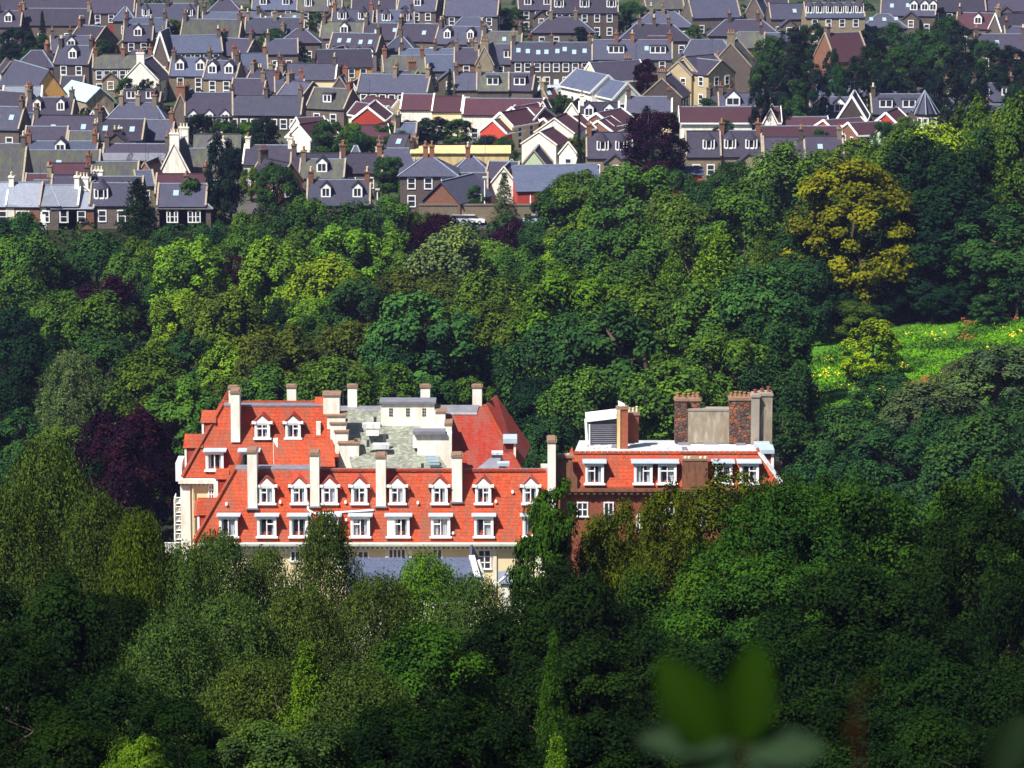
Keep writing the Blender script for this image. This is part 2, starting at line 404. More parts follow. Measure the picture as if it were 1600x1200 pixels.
# ------------------------------------------------------------------ the hotel
def plane3(a, b, c):
    n = (b - a).cross(c - a).normalized(); return a, n
def hit(px, py, pl):
    d = ray(px, py); o = Vector((0, 0, CZ)); t_ = (pl[0] - o).dot(pl[1]) / d.dot(pl[1]); return o + d * t_
def plane_y(pl, x, z):                                # depth of a roof plane at x, z
    a, n = pl; return a.y - ((x - a.x) * n.x + (z - a.z) * n.z) / n.y
RV = random.Random(11)
def casement(par, x0, x1, z0, z1, Y, inner, opaque=False, style=0, fr=0.09):
    """white frame bars with one pane per light; curtains hang behind the panes"""
    f = MB(); xm = (x0 + x1) / 2; fw = fr
    f.box(x0, x0 + fw, Y - 0.06, Y + 0.06, z0, z1).box(x1 - fw, x1, Y - 0.06, Y + 0.06, z0, z1)
    f.box(x0 + fw, x1 - fw, Y - 0.06, Y + 0.06, z1 - fw, z1).box(x0 + fw, x1 - fw, Y - 0.06, Y + 0.06, z0, z0 + fw)
    f.box(xm - fw * 0.55, xm + fw * 0.55, Y - 0.058, Y + 0.05, z0 + fw, z1 - fw)
    zt = z0 + (z1 - z0) * 0.68
    lights = []
    for k, (a, b) in enumerate(((x0 + fw, xm - fw * 0.55), (xm + fw * 0.55, x1 - fw))):
        tr = style == 2 or (style == 0 and k == 0) or (style == 1 and k == 1)
        if tr:
            f.box(a, b, Y - 0.056, Y + 0.05, zt - 0.045, zt + 0.045)
            lights += [(a, b, z0 + fw, zt - 0.045), (a, b, zt + 0.045, z1 - fw)]
        else:
            lights.append((a, b, z0 + fw, z1 - fw))
    fo = f.build('window_frame', 'white_clean', par)
    for (a, b, c, d) in lights:
        MB().quad((a, Y, c), (b, Y, c), (b, Y, d), (a, Y, d)).build('pane', 'glass' if opaque else 'pane', par)
    if not opaque:
        cu = MB(); wv = (x1 - x0)
        lw = RV.choice([0.10, 0.18, 0.3]); rw = RV.choice([0.12, 0.2, 0.36])
        for (a, b) in ((x0 + fw, x0 + fw + wv * lw), (x1 - fw - wv * rw, x1 - fw)):
            n = 5
            for q in range(n):
                xa, xb = a + (b - a) * q / n, a + (b - a) * (q + 1) / n
                cu.quad((xa, Y + 0.10 + 0.04 * (q % 2), z0), (xb, Y + 0.10 + 0.04 * ((q + 1) % 2), z0), (xb, Y + 0.10 + 0.04 * ((q + 1) % 2), z1), (xa, Y + 0.10 + 0.04 * (q % 2), z1))
        cu.build('curtain', 'curtain', par)
    return fo
def dormer(par, pxc, wpx, yt, yb, pl, gable=True, cheek='tile', style=0, apex=None, blank_left=0.0):
    P = hit(pxc, yb, pl); Y = P.y - 0.16
    xl, zb = XZ(pxc - wpx / 2, yb, Y); xr, _ = XZ(pxc + wpx / 2, yb, Y); _, zt = XZ(pxc, yt, Y)
    body = MB()
    yb2 = plane_y(pl, P.x, zt) + 0.05
    x0, x1 = xl + 0.05, xr - 0.05
    # cheeks follow the slope; open front, the room's shade painted as a near-black sheet behind
    for x, sgn in ((x0, 1), (x1, -1)):
        body.add([(x, Y + 0.07, zb - 0.1), (x, Y + 0.07, zt), (x, yb2, zt), (x + sgn * 0.1, Y + 0.07, zb - 0.1), (x + sgn * 0.1, Y + 0.07, zt), (x + sgn * 0.1, yb2, zt)],
                 [(0, 1, 2), (5, 4, 3), (0, 3, 4, 1), (1, 4, 5, 2)])
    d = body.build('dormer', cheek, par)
    MB().quad((x0 + 0.1, Y + 0.32, zb), (x1 - 0.1, Y + 0.32, zb), (x1 - 0.1, Y + 0.32, zt), (x0 + 0.1, Y + 0.32, zt)).build('room_shade_sheet', 'room_shade', d)
    sur = 0.15                                         # white boarding round the casement
    fr = MB()
    bl = blank_left * (xr - xl)
    fr.box(xl, xl + sur + bl, Y - 0.07, Y + 0.1, zb, zt).box(xr - sur, xr, Y - 0.07, Y + 0.1, zb, zt)
    fr.box(xl + sur + bl, xr - sur, Y - 0.07, Y + 0.1, zt - 0.1, zt).box(xl - 0.12, xr + 0.12, Y - 0.2, Y + 0.06, zb - 0.13, zb - 0.005)
    if gable:
        _, za = XZ(pxc, apex, Y); xm = (xl + xr) / 2
        fr.add([(xl - 0.06, Y - 0.09, zt + 0.003), (xr + 0.06, Y - 0.09, zt + 0.003), (xm, Y - 0.09, za), (xl - 0.06, Y + 0.06, zt + 0.003), (xr + 0.06, Y + 0.06, zt + 0.003), (xm, Y + 0.06, za)],
               [(0, 1, 2), (5, 4, 3), (0, 3, 4, 1), (1, 4, 5, 2), (2, 5, 3, 0)])
        fr.box(xl - 0.22, xl + 0.14, Y - 0.16, Y + 0.05, zt - 0.06, zt + 0.16).box(xr - 0.14, xr + 0.22, Y - 0.16, Y + 0.05, zt - 0.06, zt + 0.16)
    fr.build('surround', 'white_clean', d)
    casement(d, xl + sur + bl, xr - sur, zb, zt - 0.1, Y + 0.02, None, style=style, fr=0.075)
    r = MB()
    if gable:
        yR = plane_y(pl, P.x, za) + 0.1
        e = 0.30; dz = (za - zt) * e / ((xr - xl) / 2)
        r.slab([(xm, Y - 0.14, za + 0.1), (xm, yR, za + 0.1), (xl - e, yb2, zt - dz + 0.1), (xl - e, Y - 0.14, zt - dz + 0.1)], -0.07)
        r.slab([(xm, Y - 0.14, za + 0.1), (xr + e, Y - 0.14, zt - dz + 0.1), (xr + e, yb2, zt - dz + 0.1), (xm, yR, za + 0.1)], -0.07)
        r.build('dormer_roof', 'tile_dark', d)
    else:
        r.box(xl - 0.1, xr + 0.1, Y - 0.14, yb2 + 0.15, zt + 0.004, zt + 0.07)
        r.box(xl - 0.22, xr + 0.22, Y - 0.26, yb2 + 0.2, zt + 0.07, zt + 0.14)
        r.build('dormer_roof', 'lead_blue', d)
    return d
def stack(par, px0, px1, yt, yb, Y0, depth, mat='white', cap='cap', pots=0, potmat='pot', cappx=1.5, capth=0.2, name='chimney'):
    x0, zt = XZ(px0, yt, Y0); x1, zb = XZ(px1, yb, Y0)
    m_ = MB().box(x0, x1, Y0, Y0 + depth, zb, zt - capth)
    o = m_.build(name, mat, par)
    e = cappx / 20.0
    if cap:
        MB().box(x0 - e, x1 + e, Y0 - e, Y0 + depth + e, zt - capth, zt - capth * 0.45).box(x0 + 0.04, x1 - 0.04, Y0 + 0.04, Y0 + depth - 0.04, zt - capth * 0.45, zt).build('chimney_cap', cap, o)
    for k in range(pots):
        x = x0 + (x1 - x0) * (k + 0.5) / pots
        r = min(0.15, (x1 - x0) / pots * 0.36)
        hh = RV.uniform(0.2, 0.36)
        MB().tube((x, Y0 + depth * 0.5, zt - 0.02), (x, Y0 + depth * 0.5, zt + hh), r, r * 0.85, 10).tube((x, Y0 + depth * 0.5, zt + hh), (x, Y0 + depth * 0.5, zt + hh + 0.07), r * 1.1, r * 1.1, 10).build('chimney_pot', potmat, o)
    return o
def wbox(par, name, mat, px0, px1, yt, yb, Y0, depth, drop=0):
    x0, zt = XZ(px0, yt, Y0); x1, zb = XZ(px1, yb, Y0)
    return MB().box(x0, x1, Y0, Y0 + depth, zb - drop, zt).build(name, mat, par)
def wall_window(par, px0, px1, yt, yb, Y, cols=2, rows=2):
    x0, zt = XZ(px0, yt, Y); x1, zb = XZ(px1, yb, Y)
    f = MB(); b = 0.1
    wd = (x1 - x0); 
    f.box(x0 - b, x1 + b, Y - 0.09, Y + 0.02, zt, zt + b).box(x0 - b - 0.06, x1 + b + 0.06, Y - 0.14, Y + 0.02, zb - b, zb)
    f.box(x0 - b, x0, Y - 0.09, Y + 0.02, zb, zt).box(x1, x1 + b, Y - 0.09, Y + 0.02, zb, zt)
    for i in range(1, cols): f.box(x0 + wd * i / cols - 0.045, x0 + wd * i / cols + 0.045, Y - 0.07, Y + 0.02, zb, zt)
    for j in range(1, rows): f.box(x0, x1, Y - 0.065, Y + 0.02, zb + (zt - zb) * j / rows - 0.04, zb + (zt - zb) * j / rows + 0.04)
    o = f.build('window', 'white_clean', par)
    for i in range(cols):
        for j in range(rows):
            a, c_ = x0 + wd * i / cols + 0.045, x0 + wd * (i + 1) / cols - 0.045
            e0, e1 = zb + (zt - zb) * j / rows + 0.04, zb + (zt - zb) * (j + 1) / rows - 0.04
            MB().quad((a, Y - 0.03, e0), (c_, Y - 0.03, e0), (c_, Y - 0.03, e1), (a, Y - 0.03, e1)).build('pane', 'glass', o)
    return o

YF, YR = 300.0, 302.5
hotel = empty('hotel', (-13, 312, 3.5))
tag(hotel, 'long hotel with orange-red tiled mansard roofs, white chimneys and white dormers', 'building')
hotel.location = (0, 0, 0)
a, b = U(303, 847, YF), U(862, 850, YF); c_, d_ = U(857, 735, YR), U(367, 735, YR)
FP = plane3(a, b, d_)
c_ = Vector((c_.x, YR, d_.z)); b = Vector((b.x, YF, a.z))
zE, zR = a.z, d_.z
back = 306.5
ro = MB().slab([a, b, c_, d_], 0.25).build('front_roof', 'tile', hotel)
# left hip face, running back from the front corner
MB().slab([(a.x, back + 5, zE), a, d_, (d_.x, back + 5, zR)], 0.25).build('hip_roof', 'tile', hotel)
hb = MB(); n = 26
for k in range(n):                                    # hip and ridge tiles
    p, q = a.lerp(d_, k / n), a.lerp(d_, (k + 1.12) / n)
    hb.bar(p + Vector((0, -0.02, 0.06)), q + Vector((0, -0.02, 0.10)), 0.30, 0.16)
hb.build('hip_tiles', 'tile', hotel)
MB().box(d_.x, c_.x - 0.05, YR + 0.02, YR + 1.0, zR - 0.35, zR - 0.02).build('lead_flat', 'lead', hotel)
x5, _ = XZ(500, 735, YR)
MB().box(d_.x, x5, YR + 0.1, YR + 1.75, zR - 0.2, zR + 0.10).build('ridge_lead', 'lead', hotel)
rb = MB(); xx = x5
while xx < c_.x - 0.3:
    rb.box(xx, xx + 0.46, YR - 0.16, YR + 0.14, zR - 0.08 + RV.uniform(0, 0.03), zR + 0.13); xx += 0.49
rb.build('ridge_tiles', 'tile', hotel)
# cornice, gutter and cream wall below
x0, _ = XZ(322, 855, YF); x1 = b.x
zc = zE - 0.02
MB().box(x0 - 0.6, x1 - 0.1, YF - 0.22, YF + 0.5, zc - 0.32, zc - 0.02).box(x0 - 0.5, x1 - 0.1, YF - 0.02, YF + 0.5, zc - 0.62, zc - 0.32).build('cornice', 'white', hotel)
MB().box(x0 - 0.62, x1 - 0.1, YF - 0.34, YF - 0.22, zc - 0.24, zc - 0.08).build('gutter', 'gutter', hotel)
dn = MB(); xx = x0 - 0.4
while xx < x1 - 0.5:
    dn.box(xx, xx + 0.16, YF - 0.14, YF + 0.0, zc - 0.52, zc - 0.34); xx += 0.38
dn.build('dentils', 'cap', hotel)['kind'] = 'stuff'
MB().box(x0, x1 - 0.12, YF + 0.3, back + 6, 3, zc - 0.6).build('front_wall', 'cream', hotel)
for (p0, p1, yt, yb, cc, rr) in ((608, 633, 858, 872, 4, 1), (677, 690, 858, 872, 2, 1), (748, 766, 860, 888, 2, 3), (455, 468, 862, 876, 2, 1), (520, 540, 862, 884, 2, 2), (560, 575, 862, 878, 2, 1)):
    wall_window(hotel, p0, p1, yt, yb, YF + 0.3, cc, rr)
for (p0, p1) in ((602, 607), (638, 645), (740, 747), (770, 776), (838, 846)):
    wbox(hotel, 'pilaster', 'white', p0, p1, 857, 930, YF + 0.18, 0.15)
for k, pc in enumerate((417, 467.5, 515, 561.5, 621, 687, 755, 829)):
    dormer(hotel, pc, 25, 760, 786, FP, True, 'tile_dark', (0, 0, 0, 1, 0, 0, 1, 0)[k], apex=747)
for k, (pc, wd, bl) in enumerate(((357, 29, 0), (417, 30, 0), (467, 29, 0), (515, 29, 0), (563, 30, 0), (622.5, 35, 0.24), (688.5, 30, 0), (756, 30, 0), (832, 31, 0))):
    dormer(hotel, pc, wd, 808, 838, FP, False, 'tile_dark', (3, 1, 3, 1, 0, 0, 0, 1, 1)[k], blank_left=bl)
for (p0, p1, yt, yb) in ((386, 402, 704, 794), (484, 499, 708, 791), (587, 603, 712, 791), (706, 722, 711, 784)):
    Pb = hit((p0 + p1) / 2, yb, FP)
    o = stack(hotel, p0, p1, yt, yb, Pb.y - 0.25, YR + 0.5 - Pb.y, 'white', 'cap', 0)
    x0c, z0c = XZ(p0, yb, Pb.y - 0.25); x1c, _ = XZ(p1, yb, Pb.y - 0.25)
    MB().box(x0c - 0.1, x1c + 0.1, Pb.y - 0.33, Pb.y + 0.5, z0c - 0.12, z0c).build('flashing', 'lead', o)
stack(hotel, 856, 868, 688, 858, YF + 0.9, 2.2, 'white', 'cap', 0)
# pipes, vents and the long waste pipe on the tiles
pm = MB()
def onroof(px, py, off=0.12):
    return hit(px, py, FP) + Vector((0, -off, 0.03))
pm.tube(onroof(480, 782), onroof(482, 797), 0.09, 0.09).tube(onroof(482, 797), onroof(494, 803), 0.08, 0.08).tube(onroof(494, 803), onroof(584, 797), 0.08, 0.08).tube(onroof(486, 800), onroof(487, 832), 0.08, 0.08)
pm.build('waste_pipe', 'white_clean', hotel)
for (vx, vy) in ((354, 787), (438, 784), (540, 784), (653, 785), (775, 783), (801, 768), (708, 832), (541, 812)):
    p = hit(vx, vy, FP); MB().tube(p + Vector((0, -0.3, 0)), p + Vector((0, 0.05, 0.02)), 0.11, 0.11, 8).build('vent', 'white_clean', hotel)
# ---- rear left block
Y2, Y3 = 308.6, 312.0
a2, d2 = U(285, 746, Y2), U(347, 634, Y3)
RP = plane3(a2, a2 + Vector((5, 0, 0)), d2)
e2 = Vector((XZ(532, 740, Y2)[0], Y2, a2.z)); f2_ = Vector((XZ(508, 634, Y3)[0], Y3, d2.z))
MB().slab([a2, e2, f2_, d2], 0.25).build('rear_roof', 'tile', hotel)
MB().slab([(a2.x, 322, a2.z), a2, d2, (d2.x, 320, d2.z)], 0.25).build('hip_roof', 'tile', hotel)
hb = MB(); n = 26
for k in range(n):
    hb.bar(a2.lerp(d2, k / n) + Vector((0, -0.02, 0.06)), a2.lerp(d2, (k + 1.12) / n) + Vector((0, -0.02, 0.1)), 0.32, 0.16)
hb.build('hip_tiles', 'tile', hotel)
xr_, _ = XZ(757, 634, Y3 + 5)
MB().box(d2.x, f2_.x + 0.6, Y3 + 0.05, Y3 + 1.5, d2.z - 0.3, d2.z - 0.03).build('lead_flat', 'lead', hotel)
MB().box(d2.x - 0.1, f2_.x, Y3 - 0.1, Y3 + 0.2, d2.z - 0.06, d2.z + 0.06).build('ridge_tiles', 'lead', hotel)
MB().box(d2.x - 0.1, f2_.x + 0.5, Y3 + 1.5, Y3 + 1.75, d2.z - 0.2, d2.z + 0.1).build('back_ridge', 'tile', hotel)
for pc in (410, 458):
    dormer(hotel, pc, 24, 661, 684, RP, True, 'tile_dark', 2 if pc == 410 else 1, apex=650)
for (pc, w_) in ((335.5, 28), (389, 27), (490, 27)):
    dormer(hotel, pc, w_, 707, 734, RP, False, 'tile_dark', 3)
stack(hotel, 360, 375, 611, 691, hit(367, 691, RP).y - 0.2, 1.7, 'white', 'cap', 0)
stack(hotel, 357, 372, 604, 640, 313.2, 0.9, 'white', 'cap', 0)
for (p0, p1) in ((448, 463), (543, 558), (657, 672), (738, 753)):
    stack(hotel, p0, p1, 602, 650, 318.2, 0.85, 'white', 'cap', 0)
# lean-to roof in front of the rear slope
A, B = U(428, 729, 306.6), U(524, 729, 306.6); Dv, Ev = U(427, 688, 308.6), U(520, 688, 308.6)
MB().slab([A, B, Ev, Dv], 0.2).build('lean_to_roof', 'tile', hotel)
MB().slab([A + Vector((-0.02, 0, -0.1)), Dv + Vector((-0.02, 0, 0)), (Dv.x - 0.02, 309.5, Dv.z), (Dv.x - 0.02, 309.5, A.z)], 0.35).build('lean_to_end', 'white', hotel)
# cornice and cream wall under the rear block's left end
x0, z0 = XZ(281, 748, Y2); x1, _ = XZ(336, 748, Y2)
MB().box(x0 - 0.1, x1, Y2 - 0.4, Y2 + 12, z0 - 0.34, z0 + 0.02).box(x0 + 0.1, x1, Y2 - 0.2, Y2 + 12, z0 - 0.55, z0 - 0.34).build('cornice', 'white', hotel)
dn = MB(); xx = x0 + 0.2
while xx < x1 - 0.2: dn.box(xx, xx + 0.15, Y2 - 0.32, Y2 - 0.2, z0 - 0.5, z0 - 0.36); xx += 0.34
dn.build('dentils', 'cap', hotel)['kind'] = 'stuff'
MB().box(x0 + 0.15, x1 + 8, Y2 + 0.1, 321, 3, z0 - 0.5).build('rear_wall', 'cream', hotel)
wbox(hotel, 'pilaster', 'white', 281.5, 299, 757, 900, Y2 - 0.05, 0.5)
MB().tube(U(301.5, 756, Y2 - 0.1), U(303, 862, Y2 - 0.1), 0.07, 0.07).build('downpipe', 'pot_pale', hotel)
wall_window(hotel, 327, 333.5, 757, 780, Y2 + 0.1, 2, 3)
# return bay with tiled skirt beside the hip
wbox(hotel, 'return_bay', 'white', 334, 342, 754, 782, 305.5, 3.0)
MB().slab([U(303, 806, 302.5), U(340, 806, 302.5), U(336, 782, 304), U(304, 782, 304)], 0.2).build('skirt_roof', 'tile', hotel)
# dormers on the hip flanks, seen from the end
def flank(p0, p1, yt, yb, Y, top='tile', side='tile_dark'):
    x0, zt = XZ(p0, yt, Y); x1, zb = XZ(p1, yb, Y)
    hh = zt - zb
    o = MB().box(x0 + 0.12, x1, Y, Y + 1.7, zb, zt - hh * 0.36).build('dormer', side, hotel)
    MB().box(x0, x0 + 0.17, Y - 0.06, Y + 1.76, zb, zt - hh * 0.36).build('surround', 'white_clean', o)
    MB().add([(x0 - 0.12, Y - 0.15, zt - hh * 0.36 + 0.003), (x1, Y - 0.15, zt - hh * 0.36 + 0.003), (x1, Y + 0.85, zt), (x0 - 0.02, Y + 0.85, zt), (x0 - 0.12, Y + 1.85, zt - hh * 0.36 + 0.003), (x1, Y + 1.85, zt - hh * 0.36 + 0.003)],
             [(0, 1, 2, 3), (3, 2, 5, 4), (0, 3, 4), (1, 5, 2), (0, 4, 5, 1)]).build('dormer_roof', top, o)
flank(315, 338, 644, 688, 311.0)
flank(288, 318, 681, 732, 310.0)
flank(308, 340, 781, 846, 301.6)
flank(337, 358, 735, 772, 302.6)
wbox(hotel, 'bay_fascia', 'white_clean', 274, 284, 724, 752, Y2 + 2, 3)
# fire stair balconies at the left corner
fb = MB()
for k in range(6):
    yy = 786 + k * 14
    x0, z0 = XZ(272, yy, 310.5); x1, _ = XZ(283, yy, 310.5)
    fb.box(x0, x1, 310.5, 312, z0 - 0.08, z0).box(x0, x0 + 0.06, 310.5, 312, z0, z0 + 0.5).box(x0, x1, 310.45, 310.52, z0 + 0.42, z0 + 0.5)
fb.box(XZ(272, 786, 310.5)[0] - 0.02, XZ(272, 786, 310.5)[0] + 0.06, 310.4, 310.5, 3, XZ(272, 780, 310.5)[1])
fb.build('fire_stair', 'white_clean', hotel)
gr = MB()
for k in range(6):
    x0, z0 = XZ(258 + 2.4 * k, 850, 309); gr.box(x0, x0 + 0.05, 309, 309.05, XZ(260, 866, 309)[1], z0)
x0, z0 = XZ(257, 849, 309); x1, _ = XZ(273, 849, 309)
gr.box(x0, x1, 308.98, 309.07, z0, z0 + 0.07).box(x0, x1, 308.98, 309.07, z0 - 0.8, z0 - 0.72)
gr.build('railing', 'white_clean', hotel)
# ---- central roof well: weathered felt roof between stepped white walls
FL = [U(556, 752, 304.6), U(712, 752, 304.6), U(640, 640, 317.6), U(528, 640, 317.6)]
MB().slab(FL, 0.2).build('felt_roof', 'felt', hotel)
MB().slab([U(528, 646, 317.3), U(600, 646, 317.3), U(600, 634, 318.4), U(528, 634, 318.4)], 0.2).build('slate_back', 'lead', hotel)
for k, (p0, p1, yt, yb, Y) in enumerate(((505, 531, 619, 700, 311.6), (511, 540, 651, 708, 310.9), (516, 541, 663, 712, 310.4), (523, 544, 676, 722, 309.8), (529, 561, 694, 742, 309.0))):
    o = wbox(hotel, 'stepped_wall', 'white', p0, p1, yt, yb, Y, 1.8, 1)
    x0, zt = XZ(p0, yt, Y); x1, _ = XZ(p1, yt, Y)
    MB().box(x0 - 0.08, x1 + 0.06, Y - 0.08, Y + 1.86, zt, zt + 0.12).build('coping', 'cap', o)
    MB().slab([(x0 - 0.75, Y + 0.1, zt - 1.5), (x0 + 0.02, Y + 0.1, zt - 1.5), (x0 + 0.02, Y + 1.6, zt - 0.35), (x0 - 0.75, Y + 1.6, zt - 0.35)], 0.15).build('step_tiles', 'tile', o)
wbox(hotel, 'kneeler', 'white', 494, 501, 660, 687, 310.6, 0.5)
for (p0, p1, yt, yb, Y, dp, mt) in ((566, 594, 663, 669, 311.5, 0.9, 'lead_white'), (582, 608, 695, 702, 309.0, 0.9, 'lead_white'), (572, 592, 675, 681, 311.0, 1.0, 'white')):
    wbox(hotel, 'roof_hatch', mt, p0, p1, yt, yb, Y, dp)
for (vx, vy, Yv) in ((556, 690, 309.4), (575, 691, 309.4), (530, 655, 314), (655, 735, 305.6), (660, 728, 306), (601, 684, 310), (640, 742, 305), (586, 655, 314)):
    p = U(vx, vy, Yv); MB().box(p.x - 0.12, p.x + 0.12, p.y, p.y + 0.25, p.z - 0.4, p.z + 0.18).build('vent', 'metal_dark', hotel)
MB().tube(U(536, 632, 316), U(536, 600, 316), 0.03, 0.02, 6).build('aerial', 'metal_dark', hotel)
bx = wbox(hotel, 'tank_house', 'white', 595, 679, 630, 692, 314.6, 1.5, 1)
x0, zt = XZ(595, 630, 314.6); x1, _ = XZ(679, 630, 314.6)
MB().box(x0 - 0.12, x1 + 0.12, 314.4, 316.3, zt, zt + 0.16).build('lid', 'lead', bx)
for pc in (610.5, 637, 662.5):
    for i in range(2):
        for j in range(3):
            xa, za = XZ(pc - 2.6 + i * 3.2, 638 + j * 4.6, 314.55); MB().box(xa, xa + 0.115, 314.55, 314.62, za - 0.16, za).build('pane', 'glass', bx)
wbox(hotel, 'stepped_wall', 'white', 679, 696, 645, 720, 313.4, 2, 1)
wbox(hotel, 'coping', 'cap', 680, 697, 643, 646, 313.35, 2.1)
wbox(hotel, 'stepped_wall', 'white', 694, 706, 664, 742, 311.8, 2, 1)
wbox(hotel, 'coping', 'cap', 694, 707, 661.5, 665, 311.75, 2.1)
wbox(hotel, 'lower_box', 'white', 652, 706, 678, 742, 309.2, 1.0, 1)
wbox(hotel, 'lower_box', 'white', 645, 655, 678, 700, 309.6, 0.9, 0)
wbox(hotel, 'lead_ledge', 'lead', 645, 696, 674, 679, 308.9, 1.3)
sk = MB()
for k in range(4):
    A, B = U(664 + k * 1.6, 712 + k * 4.2, 307.6 - 0.35 * k), U(682 + k * 1.6, 712 + k * 4.2, 307.6 - 0.35 * k)
    sk.box(A.x, B.x, A.y - 0.3, A.y, A.z - 0.06, A.z + 0.05)
sk.build('glass_skylight', 'glass_pale', hotel)
# ---- right rear roof with hip
Yb, Yt = 310.8, 317.2
p1_, p2_, p3_, p4_ = U(700, 740, Yb), U(812, 740, Yb), U(757, 634, Yt), U(684, 634, Yt)
p2_ = Vector((p2_.x, p2_.y + 1.5, p1_.z)); p3_.z = p4_.z
QP = plane3(p1_, p2_, p3_)
MB().slab([p1_, p2_, p3_, (p4_.x, plane_y(QP, p4_.x, p4_.z), p4_.z)], 0.2).build('rear_roof', 'tile_dark', hotel)
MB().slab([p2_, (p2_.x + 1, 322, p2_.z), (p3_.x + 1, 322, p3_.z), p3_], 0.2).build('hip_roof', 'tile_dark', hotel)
A, B = hit(682, 646, QP), hit(745, 646, QP)
lead = [A + Vector((0, -0.05, 0.05)), B + Vector((0, -0.05, 0.05)), hit(749, 634, QP) + Vector((0, -0.05, 0.08)), hit(682, 634, QP) + Vector((0, -0.05, 0.08))]
MB().slab(lead, 0.1).build('slate_back', 'lead', hotel)
MB().bar(A + Vector((0, -0.1, 0)), B + Vector((0, -0.1, 0)), 0.16, 0.12).build('lead_ledge', 'lead_white', hotel)
MB().bar(p2_ + Vector((0, 0, 0.08)), p3_ + Vector((0, 0, 0.08)), 0.3, 0.15).build('hip_tiles', 'tile', hotel)
o = wbox(hotel, 'dormer', 'tile_dark', 786, 803, 694, 722, 313.5, 1.5); 
wbox(o, 'surround', 'white', 802.5, 806, 692, 720, 313.4, 1.7); wbox(o, 'dormer_roof', 'lead_blue', 786, 808, 686, 693, 313.2, 2.1)
# lead covered hatch
A = U(745, 732, 306.8); B = U(780, 732, 306.8); Tp = U(770, 712, 308.2); Tq = U(783, 712, 308.2)
hm = MB().add([A, B, Tq, Tp, U(762, 732, 308.4), U(792, 732, 308.4)], [(0, 1, 2, 3), (0, 3, 4), (1, 5, 2), (3, 2, 5, 4)]); hm.build('lead_hatch', 'lead', hotel)
wbox(hotel, 'lead_hatch', 'lead_white', 768, 786, 707, 711, 307.9, 0.8)
wbox(hotel, 'lead_hatch', 'lead_blue', 777, 796, 724, 728.5, 306, 0.9)
wbox(hotel, 'lead_hatch', 'metal_dark', 768, 785, 711, 723, 307.95, 0.6)
wbox(hotel, 'parapet', 'white', 845, 860, 727, 740, 304.2, 0.6)
# lower slated range in front of the cream wall
lo = empty('slated_range', (0, 0, 0)); tag(lo, 'low grey slated roof in front of the cream hotel wall, half hidden by birches', 'building')
A, B = U(540, 925, 286), U(752, 912, 286); D1, E1 = U(540, 871, 290.5), U(737, 868, 290.5)
B = Vector((B.x, 286, A.z)); E1.z = D1.z
MB().slab([A, B, E1, D1], 0.2).build('roof', 'slate_blue', lo)
MB().box(A.x, B.x - 0.3, 286.4, 296, 3, A.z - 0.1).build('wall', 'white', lo)
MB().slab([B, (B.x, 295, B.z), (E1.x, 295, E1.z), E1], 0.2).build('roof', 'slate_blue', lo)
MB().bar(B + Vector((0, 0, 0.1)), E1 + Vector((0, 0, 0.1)), 0.45, 0.2).build('hip_lead', 'lead_white', lo)
MB().tube(U(748, 875, 289), U(758, 905, 289), 0.12, 0.12).build('downpipe', 'white_clean', lo)
for k in range(3): wall_window(lo, 430 + k * 14, 440 + k * 14, 915, 935, 286.3, 2, 2)
py_ = empty('lantern_roof', (0, 0, 0)); tag(py_, 'small grey pyramid roof with white hip lines below the hotel corner', 'roof')
ap = U(804, 889, 290); L_, R_ = U(778, 912, 288), U(832, 912, 288)
Lb, Rb = Vector((L_.x, 292, L_.z)), Vector((R_.x, 292, R_.z))
MB().add([ap, L_, R_, Rb, Lb], [(0, 1, 2), (0, 2, 3), (0, 3, 4), (0, 4, 1), (1, 4, 3, 2)]).build('roof', 'slate_pale', py_)
MB().bar(ap + Vector((0, 0, 0.05)), R_ + Vector((0, 0, 0.05)), 0.2, 0.1).bar(ap + Vector((0, 0, 0.05)), L_ + Vector((0, 0, 0.05)), 0.2, 0.1).build('hip_lead', 'lead_white', py_)
MB().box(L_.x + 0.2, R_.x - 0.2, 288.2, 291.8, 3, L_.z - 0.02).build('wall', 'white', py_)

# ------------------------------------------------------------------ the red brick wing
wing = empty('brick_wing', (0, 0, 0)); tag(wing, 'red brick wing with tiled mansard, flat lead roof and tall rubble chimney stacks', 'building')
YA, YB = 302.0, 303.7
a3, b3 = U(874, 762, YA), U(1226, 762, YA); d3 = U(897, 708, YB); c3 = Vector((XZ(1187, 708, YB)[0], YB, d3.z))
WP = plane3(a3, b3, d3)
MB().slab([a3, b3, c3, d3], 0.2).build('front_roof', 'tile', wing)
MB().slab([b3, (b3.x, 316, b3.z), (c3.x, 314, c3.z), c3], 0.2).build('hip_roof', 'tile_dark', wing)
MB().bar(b3 + Vector((0, 0, 0.06)), c3 + Vector((0, 0, 0.06)), 0.34, 0.16).build('hip_lead', 'lead_white', wing)
rb = MB(); xx = d3.x
while xx < c3.x - 0.4: rb.box(xx, xx + 0.42, YB - 0.14, YB + 0.16, d3.z - 0.05 + RV.uniform(-0.02, 0.02), d3.z + 0.14); xx += 0.45
rb.build('ridge_tiles', 'tile', wing)
MB().slab([(d3.x, YB + 0.2, d3.z - 0.03), (c3.x, YB + 0.2, d3.z - 0.03), U(1178, 688, 312.5), U(905, 688, 312.5)], 0.25).build('lead_flat', 'lead_white', wing)
for (p0, p1, yt, yb, Y) in ((1060, 1078, 694, 698, 309), (1100, 1122, 694, 697, 309.5), (955, 975, 697, 702, 307), (1066, 1074, 701, 706, 305.6), (1150, 1166, 695, 697, 309)):
    wbox(wing, 'roof_hatch', 'lead', p0, p1, yt, yb, Y, 0.8)
MB().box(a3.x + 0.1, b3.x - 0.2, YA + 0.25, 316, 3, a3.z - 0.1).build('brick_wall', 'brick', wing)
